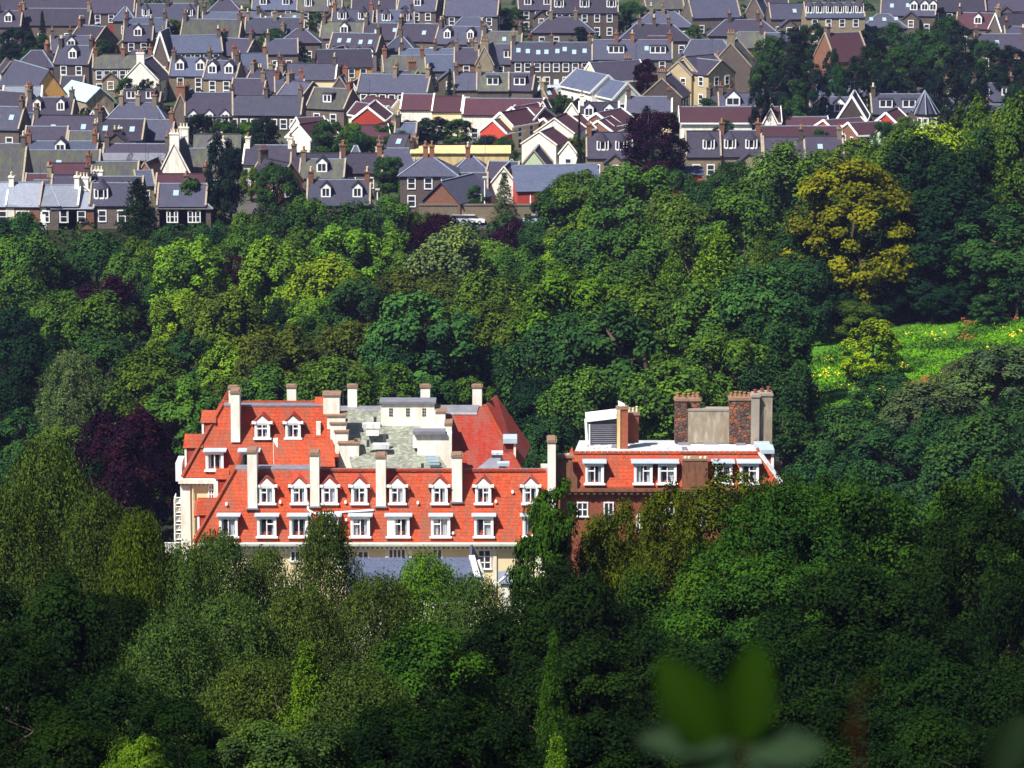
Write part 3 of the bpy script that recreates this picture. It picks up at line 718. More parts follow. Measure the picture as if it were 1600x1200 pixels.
MB().box(a3.x + 0.05, b3.x, YA - 0.25, YA + 0.3, a3.z - 0.3, a3.z - 0.06).box(a3.x + 0.08, b3.x - 0.1, YA - 0.05, YA + 0.3, a3.z - 0.62, a3.z - 0.3).build('eaves_cornice', 'brownstone', wing)
cr = MB(); xx = a3.x + 0.2
while xx < b3.x - 0.4: cr.box(xx, xx + 0.22, YA - 0.18, YA, a3.z - 0.52, a3.z - 0.32); xx += 0.5
cr.build('corbels', 'brownstone', wing)['kind'] = 'stuff'
for k, (pc, wd) in enumerate(((929, 29), (1005, 29), (1042.5, 29), (1130, 28), (1170.5, 30))):
    dormer(wing, pc, wd, 725, 755, WP, False, 'tile_dark', (0, 1, 2, 0, 1)[k])
for (p0, p1, yt, yb) in ((903, 917, 786, 806), (945, 957, 786, 822), (996, 1003, 805, 830), (1040, 1052, 786, 820), (1090, 1102, 786, 820)):
    wall_window(wing, p0, p1, yt, yb, YA + 0.25, 2, 2)
# brownstone gable with shoulders at the left end
def poly_wall(par, name, mat, pts, Y, th):
    P = [U(x, y, Y) for x, y in pts]; k = len(P)
    Q = [p + Vector((0, th, 0)) for p in P]
    return MB().add(P + Q, [tuple(range(k)), tuple(range(2 * k - 1, k - 1, -1))] + [(i, i + k, (i + 1) % k + k, (i + 1) % k) for i in range(k)]).build(name, mat, par)
poly_wall(wing, 'shaped_gable', 'brownstone', [(862, 764), (902, 764), (902, 747), (896, 738), (894, 718), (893, 714), (870, 714), (869, 736), (863, 743)], YA - 0.2, 0.9)
wbox(wing, 'coping', 'cap', 868, 895, 712, 716, YA - 0.3, 1.1)
for k in range(3):
    p = U(874 + 7 * k, 713, YA + 0.2); MB().tube(p, p + Vector((0, 0, 0.22)), 0.14, 0.12, 8).build('chimney_pot', 'pot_pale', wing)
MB().slab([U(885, 716, 303.4), U(897, 716, 303.4), U(895, 699, 304.6), U(893, 699, 304.6)], 0.5).build('ridge_upstand', 'tile', wing)
poly_wall(wing, 'shaped_gable', 'brownstone', [(1066, 766), (1106, 766), (1106, 722), (1104, 719), (1068, 719), (1066, 722)], YA - 0.05, 0.9)
wbox(wing, 'coping', 'cap', 1066, 1107, 717, 720, YA - 0.1, 1.1)
for q in (1071, 1077, 1095, 1102):
    p = U(q, 717, YA + 0.2); MB().tube(p, p + Vector((0, 0, 0.2)), 0.14, 0.12, 8).build('chimney_pot', 'pot_pale', wing)
# louvred rooftop cabin
cabn = wbox(wing, 'rooftop_cabin', 'metal_dark', 921, 964, 662, 697, 309.0, 2.2)
fm = MB()
A, B, D_, E_ = U(915, 655, 308.9), U(966, 649, 308.9), U(917, 692, 308.9), U(966, 697, 308.9)
fm.bar(A, B, 0.25, 0.45).bar(A, D_, 0.2, 0.2).bar(U(921, 663, 308.9), U(921, 697, 308.9), 0.12, 0.12).bar(D_, U(915, 704, 307), 0.15, 0.15)
fm.slab([A, B, B + Vector((0, 2.4, 0.1)), A + Vector((0, 2.4, 0.1))], 0.15)
fm.build('white_frame', 'white_clean', cabn)
lv = MB()
for k in range(11):
    z = U(930, 664 + k * 3, 309).z; lv.box(U(922, 660, 309).x, U(963, 660, 309).x, 308.93, 308.99, z - 0.03, z + 0.03)
lv.build('louvres', 'lead', cabn)
for q in range(8):
    p = U(923 + q * 5.2, 699 + (q % 3), 306.5 + 0.1 * q); MB().box(p.x, p.x + 0.25 + 0.1 * (q % 2), p.y, p.y + 0.3, p.z - 0.4, p.z + 0.1 + 0.08 * (q % 3)).build('roof_debris', 'white' if q % 2 else 'lead_white', wing)
stack(wing, 964, 981, 636, 706, 306.6, 1.0, 'brick', 'cap', 0)
wbox(wing, 'render_strip', 'yellow_wall', 964.5, 969, 640, 706, 306.52, 0.08)
p = U(972, 636, 307.1); MB().slab([p + Vector((-0.2, -0.2, 0)), p + Vector((0.35, -0.2, -0.3)), p + Vector((0.2, 0.2, 0.25)), p + Vector((-0.3, 0.2, 0.5))], 0.12).build('cowl', 'white', wing)
stack(wing, 981, 998, 645, 692, 308.0, 1.2, 'brick', 'cap', 3, 'pot_pale')
stack(wing, 1055, 1073, 623, 692, 310.0, 1.4, 'rubble', 'cap', 2, 'pot')
stack(wing, 1073.4, 1094, 623, 692, 310.3, 1.4, 'rubble', 'cap', 3, 'pot')
wbox(wing, 'rendered_wall', 'render_grey', 1072, 1140, 641, 692, 310.1, 0.9)
wbox(wing, 'coping', 'render_pale', 1071, 1141, 639, 642, 310.05, 1.0)
stack(wing, 1140, 1174, 622, 692, 309.8, 1.6, 'rubble', 'cap', 5, 'pot')
stack(wing, 1174.6, 1186, 617, 698, 309.2, 1.6, 'render_pale', 'render_pale', 1, 'pot_red')
stack(wing, 1186.4, 1206, 615, 698, 309.6, 1.6, 'render_grey', 'render_pale', 2, 'pot_red')
o = wbox(wing, 'dormer', 'tile_dark', 1190, 1206, 710, 735, 304.2, 1.6)
wbox(o, 'surround', 'white_clean', 1205, 1209, 708, 736, 304.1, 1.8); wbox(o, 'dormer_roof', 'lead_blue', 1188, 1210, 703, 709, 303.9, 2.2)
wbox(o, 'dormer_roof', 'lead_blue', 1180, 1204, 697, 702, 306, 2)
stack(wing, 1209, 1220, 722, 766, 304.8, 0.8, 'brownstone', 'cap', 1, 'pot_pale')

def recentre(root, loc):
    root.location = loc
    for ch in root.children: ch.location = Vector(ch.location) - Vector(loc)
recentre(hotel, (-13, 300, 3.3)); recentre(lo, (-9, 286, 3.2)); recentre(py_, (0.2, 288, 3.2)); recentre(wing, (12, 302, 3.5))

# ------------------------------------------------------------------ town houses
RH = random.Random(21)
CACHE = {}
def cached(key, fn):
    if key not in CACHE: CACHE[key] = fn()
    return CACHE[key]
def win_mesh(wd, ht):
    def fn():
        f = MB(); s = 0.16
        f.box(-wd / 2 - s, -wd / 2, -0.1, 0.03, -s, ht + s).box(wd / 2, wd / 2 + s, -0.1, 0.03, -s, ht + s)
        f.box(-wd / 2, wd / 2, -0.1, 0.03, ht, ht + s).box(-wd / 2, wd / 2, -0.13, 0.03, -s, 0)
        f.box(-wd / 2, wd / 2, -0.07, 0.02, ht / 2 - 0.05, ht / 2 + 0.05)
        return f.mesh('window', 'white_clean')
    return cached(('w', wd, ht), fn)
def pane_mesh(wd, ht):
    return cached(('p', wd, ht), lambda: MB().quad((-wd / 2, -0.04, 0), (wd / 2, -0.04, 0), (wd / 2, -0.04, ht), (-wd / 2, -0.04, ht)).mesh('pane', 'glass'))
def put_window(par, x, y, z, wd=1.0, ht=1.55, rz=0):
    o = link('window', win_mesh(wd, ht), par, (x, y, z), rz)
    link('pane', pane_mesh(wd, ht), o)
def pot_mesh(mat):
    return cached(('pot', mat), lambda: MB().tube((0, 0, 0), (0, 0, 0.55), 0.15, 0.12, 8).tube((0, 0, 0.55), (0, 0, 0.62), 0.16, 0.16, 8).mesh('chimney_pot', mat))
def house_chimney(par, x, y, z0, z1, mat, n=3, wx=0.75, wy=1.5, potmat='pot'):
    o = MB().box(x - wx / 2, x + wx / 2, y - wy / 2, y + wy / 2, z0, z1).box(x - wx / 2 - 0.1, x + wx / 2 + 0.1, y - wy / 2 - 0.1, y + wy / 2 + 0.1, z1, z1 + 0.2).build('chimney', mat, par)
    for k in range(n):
        if wx > wy: p = (x + (k - (n - 1) / 2) * wx / n, y, z1 + 0.2)
        else: p = (x, y + (k - (n - 1) / 2) * wy / n, z1 + 0.2)
        link('chimney_pot', pot_mesh(potmat), o, p)
def skylight_mesh():
    return cached('sky', lambda: MB().box(-0.42, 0.42, -0.6, 0.6, 0.02, 0.11).mesh('skylight', 'glass_pale'))
def dorm_meshes(kind, wd, roofmat):
    def fn():
        hw = wd / 2; ht = 1.5
        fr = MB()
        if kind in 'gw':
            fr.box(-hw, -hw + 0.24, -0.1, 0.1, 0, ht).box(hw - 0.24, hw, -0.1, 0.1, 0, ht).box(-hw + 0.24, hw - 0.24, -0.1, 0.1, ht - 0.18, ht).box(-hw + 0.24, hw - 0.24, -0.12, 0.1, 0, 0.16).box(-0.05, 0.05, -0.09, 0.1, 0.16, ht - 0.18)
            fr.add([(-hw, -0.1, ht + 0.002), (hw, -0.1, ht + 0.002), (0, -0.1, ht + hw * 0.95), (-hw, 0.1, ht + 0.002), (hw, 0.1, ht + 0.002), (0, 0.1, ht + hw * 0.95)], [(0, 1, 2), (5, 4, 3), (1, 4, 5, 2), (2, 5, 3, 0)])
            rf = MB(); e = 0.2; top = ht + hw * 0.95 + 0.08
            rf.slab([(0, -0.25, top), (0, 3.2, top), (-hw - e, 2.2, ht - e * 0.95 + 0.08), (-hw - e, -0.25, ht - e * 0.95 + 0.08)], -0.09)
            rf.slab([(0, -0.25, top), (hw + e, -0.25, ht - e * 0.95 + 0.08), (hw + e, 2.2, ht - e * 0.95 + 0.08), (0, 3.2, top)], -0.09)
        elif kind == 'b':                              # canted bay dormer with a pointed roof
            fr.box(-hw, -hw + 0.2, -0.1, 0.1, 0, ht).box(hw - 0.2, hw, -0.1, 0.1, 0, ht).box(-hw + 0.2, hw - 0.2, -0.1, 0.1, ht - 0.2, ht).box(-hw + 0.2, hw - 0.2, -0.14, 0.1, -0.1, 0.14)
            fr.box(-hw * 0.4 - 0.07, -hw * 0.4 + 0.07, -0.3, 0.1, 0.0, ht).box(hw * 0.4 - 0.07, hw * 0.4 + 0.07, -0.3, 0.1, 0.0, ht)
            fr.add([(-hw * 0.4, -0.3, -0.1), (hw * 0.4, -0.3, -0.1), (0, 0, -0.55)], [(0, 2, 1)])
            rf = MB().add([(-hw - 0.1, 0.1, ht), (-hw * 0.45, -0.4, ht), (hw * 0.45, -0.4, ht), (hw + 0.1, 0.1, ht), (0, 0.5, ht + 1.15), (0, 3.2, ht + 1.15), (-hw - 0.1, 2.4, ht), (hw + 0.1, 2.4, ht)],
                          [(0, 1, 4), (1, 2, 4), (2, 3, 4), (0, 4, 5, 6), (3, 7, 5, 4), (0, 3, 2, 1)])
        else:                                          # flat box dormer
            n = 3 if wd > 2.4 else 2
            fr.box(-hw, -hw + 0.18, -0.1, 0.1, 0, ht).box(hw - 0.18, hw, -0.1, 0.1, 0, ht).box(-hw + 0.18, hw - 0.18, -0.1, 0.1, ht - 0.2, ht).box(-hw + 0.18, hw - 0.18, -0.12, 0.1, 0, 0.2)
            for k in range(1, n): fr.box(-hw + wd * k / n - 0.1, -hw + wd * k / n + 0.1, -0.09, 0.1, 0.2, ht - 0.2)
            rf = MB().box(-hw - 0.15, hw + 0.15, -0.2, 2.6, ht + 0.003, ht + 0.16)
        ck = MB()
        for x in (-hw + 0.06, hw - 0.16): ck.add([(x, 0.1, 0), (x, 0.1, ht), (x, 2.5, ht), (x + 0.1, 0.1, 0), (x + 0.1, 0.1, ht), (x + 0.1, 2.5, ht)], [(0, 1, 2), (5, 4, 3), (0, 3, 4, 1), (1, 4, 5, 2)])
        pn = MB().quad((-hw + 0.18, 0.0, 0.14), (hw - 0.18, 0.0, 0.14), (hw - 0.18, 0.0, ht - 0.18), (-hw + 0.18, 0.0, ht - 0.18))
        return fr.mesh('dormer_frame', 'white_clean'), rf.mesh('dormer_roof', roofmat), ck.mesh('dormer', roofmat), pn.mesh('pane', 'glass')
    return cached(('d', kind, wd, roofmat), fn)
COLW = {'stone': 'brown stone', 'stone_dark': 'dark stone', 'stone_buff': 'buff stone', 'white': 'white walled', 'cream': 'cream walled', 'buff': 'buff rendered', 'brick_red': 'red brick', 'brick_tan': 'tan brick', 'brick_brown': 'brown brick', 'pale_green': 'pale green', 'yellow_wall': 'yellow walled', 'render_grey': 'grey rendered', 'slate_dark': 'dark slate-hung'}
COLR = {'slate': 'grey slate', 'slate_dark': 'dark slate', 'slate_blue': 'blue slate', 'slate_brown': 'dark brown roofed', 'slate_pale': 'pale slate', 'slate_moss': 'mossy slate', 'shiny_blue': 'pale blue roofed'}
NUM = {1: 'one', 2: 'two', 3: 'three', 4: 'four', 5: 'five', 6: 'six', 7: 'seven', 8: 'eight'}
def H(px, py, w, ang=0, wh=3.4, rise=2.9, D=7.6, wall='stone', roof=None, hip=0, ch='LR', dorm=(), dk='g', dw=1.7, sky=0, win=None, st=None, L=None, desc=None, chm=None, skew=True, gwin=None, chh=1.3, ridge=True, pot='pot', fascia=None):
    h = wh + rise
    x, Y = solve(px, py, h)
    s = math.hypot(Y, CZ) / F
    if roof is None: roof = RH.choice(['slate', 'slate', 'slate_dark', 'slate', 'slate_blue', 'slate_moss'])
    a = math.radians(ang)
    if abs(abs(ang) - 90) < 46:
        D = w * s; L = L or 11.0
        cx = x + math.cos(a) * L / 2; cy = Y + math.sin(a) * L / 2     # px,py is the near ridge end
        if ang < 0: cx = x - math.cos(a) * L / 2; cy = Y - math.sin(a) * L / 2
    else:
        L = w * s / max(0.4, math.cos(a)); cx, cy = x, Y
    r = empty('house', (cx, cy, g(cx, cy)), a)
    hl, hd = L / 2, D / 2
    if st is None: st = 2 if wh > 4.6 else 1
    if hip:
        hx = min(hl - 0.2, hd * hip)
        MB().box(-hl, hl, -hd, hd, -1.0, wh).build('wall', wall, r)
        e = 0.35; zz = wh - e * rise / hd
        A, B, Cc, Dd = (-hl - e, -hd - e, zz), (hl + e, -hd - e, zz), (hl + e, hd + e, zz), (-hl - e, hd + e, zz); P, Q = (-hl + hx, 0, h), (hl - hx, 0, h)
        mb = MB(); mb.slab([A, B, Q, P], 0.14).slab([Cc, Dd, P, Q], 0.14).slab([Dd, A, P], 0.14).slab([B, Cc, Q], 0.14)
        mb.build('roof', roof, r)
        rd = MB(); 
        for p, q in ((A, P), (B, Q), (P, Q)): 
            if (Vector(q) - Vector(p)).length > 0.2: rd.bar(Vector(p) + Vector((0, 0, 0.05)), Vector(q) + Vector((0, 0, 0.05)), 0.22, 0.12)
        if ridge: rd.build('ridge', 'ridge_pale', r)
    else:
        MB().add([(-hl, -hd, -1), (hl, -hd, -1), (hl, hd, -1), (-hl, hd, -1), (-hl, -hd, wh), (hl, -hd, wh), (hl, hd, wh), (-hl, hd, wh), (-hl, 0, h - 0.06), (hl, 0, h - 0.06)],
                 [(0, 1, 5, 4), (2, 3, 7, 6), (1, 2, 6, 9, 5), (3, 0, 4, 8, 7), (4, 5, 9, 8), (6, 7, 8, 9)]).build('wall', wall, r)
        e = 0.3; zz = wh - e * rise / hd + 0.1; o_ = 0.06 if skew else 0.35
        mb = MB(); mb.slab([(-hl - o_, -hd - e, zz), (hl + o_, -hd - e, zz), (hl + o_, 0, h + 0.1), (-hl - o_, 0, h + 0.1)], 0.15).slab([(hl + o_, hd + e, zz), (-hl - o_, hd + e, zz), (-hl - o_, 0, h + 0.1), (hl + o_, 0, h + 0.1)], 0.15)
        mb.build('roof', roof, r)
        if ridge: MB().box(-hl, hl, -0.13, 0.13, h + 0.06, h + 0.2).build('ridge', 'ridge_pale' if RH.random() < 0.7 else roof, r)
        if fascia:
            for x_ in (-hl - o_ - 0.05, hl + o_ + 0.05):
                fb = MB(); fb.bar((x_, -hd - e, zz), (x_, 0, h + 0.12), 0.12, 0.4).bar((x_, hd + e, zz), (x_, 0, h + 0.12), 0.12, 0.4); fb.build('bargeboard', fascia, r)
            fb = MB().box(-hl - o_, hl + o_, -hd - e - 0.1, -hd - e + 0.02, zz - 0.25, zz + 0.02)
            fb.build('fascia_board', fascia, r)
        elif skew:
            for x_ in (-hl + 0.02, hl - 0.02):
                sb = MB(); sb.bar((x_, -hd - 0.2, wh + 0.05), (x_, 0, h + 0.22), 0.28, 0.22).bar((x_, hd + 0.2, wh + 0.05), (x_, 0, h + 0.22), 0.28, 0.22)
                sb.build('skew', 'white' if wall in ('white', 'cream') else 'skew', r)
    chm = chm or ('white' if wall == 'white' else RH.choice(['stone', 'stone_buff', 'brick_brown', 'stone_dark', 'stone']))
    inset = 0.5 if not hip else min(hl - 0.5, hd * hip)
    for c_ in ch:
        xx = {'L': -hl + inset, 'R': hl - inset, 'M': 0.0, 'l': -hl * 0.4, 'r': hl * 0.4}[c_]
        pm_ = RH.choice(['pot', 'pot_pale', 'pot', 'pot_red']) if pot == 'pot' else pot
        house_chimney(r, xx, 0.0, h - 1.2, h + chh, chm, RH.choice([2, 3, 3, 4]), 0.75, 1.5, pm_)
    slope = rise / hd
    if isinstance(dorm, int):
        dorm = [(k + 0.5) / dorm - 0.5 for k in range(dorm)] if dorm else []
    fr, rf, ck, pn = dorm_meshes(dk, dw, 'slate_dark' if roof != 'slate_brown' else roof)
    for q in dorm:
        yy = -hd * 0.72; zz = wh + slope * (hd + yy) + 0.1
        if dk == 'w': yy = -hd - 0.02; zz = wh - 1.1
        o = link('dormer', ck, r, (q * L, yy, zz)); link('dormer_frame', fr, o); link('dormer_roof', rf, o); link('pane', pn, o)
    for k in range(sky):
        q = (k + 0.5 + RH.uniform(-0.15, 0.15)) / sky - 0.5; yy = -hd * RH.uniform(0.4, 0.6)
        o = link('skylight', skylight_mesh(), r, (q * L * 0.9, yy, wh + slope * (hd + yy) + 0.1)); o.rotation_euler = (math.atan(slope), 0, 0)
    if win is None: win = max(1, int(L / 2.9))
    for s_ in range(st):
        z0 = (0.9 if s_ == 0 else wh - 2.1) if st > 1 else min(0.95, wh - 1.9)
        for k in range(win):
            xx = ((k + 0.5) / win - 0.5) * (L - 1.0)
            if s_ == 0 and k == win // 2 and win > 2 and gwin is None:
                MB().box(xx - 0.5, xx + 0.5, -hd - 0.06, -hd + 0.02, 0, 2.1).build('door', RH.choice(['door_red', 'white_clean', 'metal_dark']), r); continue
            put_window(r, xx, -hd, z0)
    if gwin is None: gwin = 2 if abs(ang) > 10 else 0
    if gwin:
        for sgn, rz in ((-1, -math.pi / 2), (1, math.pi / 2)):
            if (sgn < 0) != (ang > 0): continue
            for k in range(gwin):
                yy = ((k + 0.5) / gwin - 0.5) * (D - 1.4)
                for s_ in range(st): put_window(r, sgn * hl, yy, (0.9 if s_ == 0 else wh - 2.0) if st > 1 else min(0.9, wh - 1.9), 0.9, 1.4, rz)
    if wall in ('stone', 'stone_dark', 'stone_buff') and not hip and abs(ang) < 40 and L > 7 and desc is None and RH.random() < 0.42:
        wx = RH.uniform(-.35, .35) * L; ww = RH.uniform(1.6, 2.3); pr = RH.uniform(1.6, 3.0); wz = wh * RH.uniform(.55, .9); wr = ww * .8
        ex = MB().add([(wx - ww, -hd - pr, -1), (wx + ww, -hd - pr, -1), (wx + ww, -hd + .1, -1), (wx - ww, -hd + .1, -1), (wx - ww, -hd - pr, wz), (wx + ww, -hd - pr, wz), (wx + ww, -hd + .1, wz), (wx - ww, -hd + .1, wz), (wx, -hd - pr, wz + wr), (wx, -hd + .1, wz + wr)],
                 [(0, 1, 5, 8, 4), (1, 2, 6, 5), (3, 0, 4, 7), (2, 3, 7, 9, 6)]).build('front_wing', wall, r)
        yb_ = -hd + (wz + wr - wh) / slope + .1 if wz + wr > wh else -hd
        MB().slab([(wx - ww - .2, -hd - pr - .2, wz - .1), (wx, -hd - pr - .2, wz + wr + .12), (wx, yb_ + .3, wz + wr + .12), (wx - ww - .2, -hd + .2, wz - .1)], -.12).slab([(wx, -hd - pr - .2, wz + wr + .12), (wx + ww + .2, -hd - pr - .2, wz - .1), (wx + ww + .2, -hd + .2, wz - .1), (wx, yb_ + .3, wz + wr + .12)], -.12).build('wing_roof', roof, ex)
        o = link('window', win_mesh(1.0, 1.4), ex, (wx, -hd - pr, max(.6, wz - 1.7)))
    if RH.random() < 0.5:
        ax_ = RH.choice([-1, 1]) * (hl - .6); az = h + chh + .2
        MB().tube((ax_, 0, h), (ax_, 0, az + 1.6), .035, .03, 5).tube((ax_ - .5, 0, az + 1.5), (ax_ + .5, 0, az + 1.5), .025, .025, 5).build('aerial', 'metal_dark', r)
    if desc is None:
        bits = []
        if hip: bits.append('hip-roofed')
        nm = 'terrace' if L > 15 else 'cottage' if L * D < 45 else 'house'
        if dorm: feat = 'with %s %s' % (NUM.get(len(dorm), 'several'), 'dormer' if len(dorm) == 1 else 'dormers')
        elif sky: feat = 'with %s' % ('a skylight' if sky == 1 else NUM.get(sky, 'several') + ' skylights')
        elif not ch: feat = 'without chimneys'
        elif len(ch) == 1: feat = 'with one chimney'
        else: feat = 'with %s chimneys' % NUM[len(ch)]
        desc = ' '.join(bits + [COLR.get(roof, 'grey slate'), nm, feat])
        if wall in ('white', 'cream', 'brick_red', 'stone_buff', 'buff', 'brick_brown', 'brick_tan'): desc = COLW[wall] + ' ' + desc
    item(r, 'house', 'house', desc, px, py, 'houses of the town')
    return r

# top edge, left to right
H(70, -3, 140, 0, 5, 3, sky=0, ch='LMR', roof='slate_dark'); H(176, -3, 70, 0, 5, 3, roof='slate_dark', ch='R'); H(15, 18, 40, 0, 4.5, 3, dorm=1, roof='slate_dark')
H(88, 14, 110, -3, 4.5, 3.2, roof='slate_dark', ch='LR'); H(196, 11, 34, 0, 4, 2.6, hip=0.9, ch=''); H(262, 7, 96, 0, 5, 3.4, dorm=(-.34, .36), dk='b', roof='slate', ch='LMR')
H(352, -2, 56, 0, 5.2, 3, hip=0.8, ch='L', wall='stone'); H(362, 20, 90, 2, 4.2, 2.8, ch='LR', roof='slate_blue'); H(430, -8, 70, 0, 5, 3, ch='LR', dorm=2)
H(500, -6, 70, 0, 5, 3, ch='LR', dorm=2, dk='b'); H(585, -8, 70, 0, 5, 3.3, ch='LR', roof='slate_dark'); H(655, -8, 60, -8, 5.4, 3.3, ch='L', dorm=1); H(738, -3, 84, -6, 5.6, 3.6, ch='LR', roof='slate', gwin=1)
H(838, -8, 60, 5, 5.4, 3, ch='L', dorm=2, sky=0); H(913, -8, 104, 0, 6, 3.6, wall='stone', dorm=(-.38, 0, .4), dk='b', roof='slate_dark', ch='LR', dw=2.2)
H(1035, -9, 60, 8, 5, 3, ch='R'); H(1112, -5, 76, 14, 4.5, 4.2, ch='', roof='slate', desc='!tall grey slate church roof beside the pointed arched gable at top')
H(1178, -5, 30, 78, 4, 4.5, wall='stone', ch='', L=10); H(1208, -8, 46, 0, 5, 2.8, ch='L', wall='brick_brown', roof='slate_dark'); H(1232, 6, 62, 4, 4.4, 3, ch='R', sky=1)
H(1302, 5, 92, 3, 6.2, 2.8, wall='stone_buff', dorm=6, dk='b', dw=1.9, ch='LR', roof='slate_blue', desc='!buff terrace with a row of blue-grey bay dormers above the pine wood')
H(1380, 22, 70, 0, 3.2, 2.6, hip=1.0, ch='', sky=3, roof='slate'); H(1420, -2, 84, -8, 4.6, 3.4, sky=3, dorm=(.1, .3, .45), ch='LR'); H(1492, -5, 92, 0, 5, 3, ch='LR', roof='slate_dark'); H(1574, -6, 70, 0, 5, 3, ch='LR', roof='slate_dark')
H(1530, 21, 66, -12, 4.4, 3, ch='LR', dorm=1, roof='slate_brown'); H(1580, 22, 50, 14, 4.6, 3.4, ch='L', fascia='white_clean', roof='slate_dark'); H(1562, 54, 80, 0, 4.2, 3, ch='LR', sky=1, roof='slate_dark', wall='brick_brown'); H(1594, 42, 50, 0, 4, 3, ch='L', wall='brick_brown')
# second row
H(228, 29, 66, 0, 4, 2.6, ch='LR', roof='slate_blue'); H(332, 31, 92, -6, 4.2, 3.6, ch='LR', roof='slate_moss'); H(145, 41, 44, -35, 4.2, 3.2, ch='L', roof='slate_dark'); H(217, 39, 46, 0, 5.6, 3, ch='LR', dorm=1, dk='g', wall='stone_dark', roof='slate_dark')
H(110, 57, 62, 8, 4, 3, ch='LM', dorm=1, roof='slate'); H(250, 51, 24, 84, 4.4, 5, wall='stone', ch='', L=9, fascia='white_clean', gwin=2); H(298, 56, 92, 10, 5, 3, wall='stone_buff', ch='LR', win=6, roof='slate_blue')
H(372, 61, 52, -22, 4.2, 3, ch='LR', roof='slate_dark'); H(430, 29, 92, 0, 4.6, 2.8, ch='LMR', roof='slate'); H(552, 15, 64, -3, 4, 2.8, dorm=2, dk='b', ch='LR', dw=2); H(618, 17, 58, 2, 4.4, 2.8, dorm=2, dk='b', ch='LR', dw=2); H(736, 27, 54, 0, 4.6, 1.8, hip=.5, ch='', wall='slate_dark', win=3)
H(470, 45, 62, 0, 4.6, 2.4, hip=0.9, ch='M', wall='stone'); H(540, 35, 74, -5, 4, 3, ch='LR', dorm=1, roof='slate_moss'); H(602, 37, 66, -5, 4, 3, ch='LR', roof='slate_dark', sky=2); H(660, 38, 74, -12, 4, 3.2, ch='LR', sky=1); H(722, 42, 72, -14, 4.4, 3.2, ch='LR', dorm=2, dw=1.5, roof='slate')
H(785, 50, 62, -4, 4.4, 3, ch='LR', roof='slate_moss', sky=1); H(880, 27, 96, 0, 3.8, 2.8, hip=1, ch='lr', roof='slate_dark'); H(1036, 19, 92, 0, 3.8, 2.8, hip=1, ch='lM', roof='slate'); H(1022, 38, 112, 0, 3.8, 3, hip=1, ch='lMr', roof='slate_dark'); H(1162, 31, 110, 0, 3.8, 2.9, hip=1, ch='lr', roof='slate_dark'); H(1172, 50, 90, 0, 3.6, 2.8, hip=1, ch='R', roof='slate_moss', wall='brick_brown')
H(1215, 52, 40, -5, 3.6, 2.6, ch='')
# third row
H(58, 79, 58, -3, 3.6, 2.8, hip=.7, ch='', roof='slate_dark'); H(120, 72, 56, -12, 4.8, 3.2, ch='LR', dorm=1, roof='slate', wall='stone_dark'); H(192, 86, 92, 4, 5.6, 2.2, wall='stone_buff', ch='LMR', win=7, roof='slate_moss'); H(440, 62, 50, 4, 4, 2.6, ch='L')
H(219, 97, 56, 82, 4.4, 3.6, wall='white', ch='L', L=10, chm='white', roof='slate_dark', desc='!bright white gabled house with a broad white chimney on its gable', gwin=0, chh=1.6)
H(76, 110, 56, 116, 3.2, 4.6, wall='brick_tan', ch='', L=20, roof='slate', sky=0, gwin=0, win=0, desc='!hall with a plain tan brick gable and long slate roof', skew=False)
H(114, 120, 36, 0, 3, 2.2, ch='', roof='slate_dark'); H(156, 137, 46, 118, 2.6, 2.4, wall='render_grey', roof='shiny_blue', ch='', L=14, win=0, gwin=0, skew=False, desc='!shed with a shining pale blue roof', ridge=False)
H(300, 91, 64, -4, 4.8, 3, wall='stone_buff', dorm=2, dk='g', ch='LR'); H(350, 96, 52, -10, 4.8, 3, wall='stone_buff', dorm=2, dk='g', ch='R', roof='slate'); H(390, 84, 54, 6, 4.4, 2.8, ch='LR', roof='slate_blue'); H(537, 78, 80, 8, 5, 3, wall='brick_tan', roof='slate_dark', ch='', win=4, skew=False)
H(558, 53, 76, -14, 4, 3.4, sky=4, dorm=4, dk='w', dw=1.2, ch='R', roof='slate_dark'); H(626, 55, 50, -5, 3.8, 2.8, hip=.9, ch='M'); H(680, 77, 112, 0, 4, 2.4, ch='LMR', roof='slate_blue'); H(630, 88, 66, 6, 4.2, 2.8, ch='LR', roof='slate_moss', wall='stone_buff'); H(690, 87, 62, 2, 4, 2.6, ch='', roof='slate_blue'); H(729, 76, 38, 0, 5.4, 2.6, ch='LR', wall='brick_brown')
H(757, 74, 28, 80, 5.2, 3.6, wall='stone_buff', ch='L', L=9, gwin=0, desc='!house with a blank pale stone gable and tall chimney'); H(798, 70, 66, -2, 5, 3.4, ch='R', dorm=1, dk='f', dw=2.6, wall='stone'); H(862, 67, 126, -1, 5.8, 3.2, wall='stone', sky=8, ch='LMR', win=8, roof='slate'); H(988, 63, 124, -2, 5, 3.4, dorm=(-.2, .32), dk='f', dw=3.2, sky=2, ch='lMR', roof='slate'); H(1105, 62, 84, 0, 4.6, 3.4, hip=.6, ch='', roof='slate')
H(1142, 69, 62, 80, 6, 4.4, wall='stone', ch='L', L=10, roof='slate_moss', gwin=0, chh=2)
H(390, 124, 52, -5, 4.2, 2.8, ch='R', roof='slate_dark'); H(480, 100, 94, -3, 4.6, 2.6, wall='cream', ch='LR', win=5, roof='slate'); H(420, 111, 54, -28, 4.2, 3.2, ch='LR', roof='slate_dark'); H(470, 128, 40, -40, 3.8, 3, ch='L', wall='stone', roof='slate'); H(521, 139, 60, -22, 3.6, 3.2, ch='R', dorm=1, dk='f', roof='slate_moss'); H(452, 122, 46, 4, 4, 2.4, ch='LR', dorm=1)
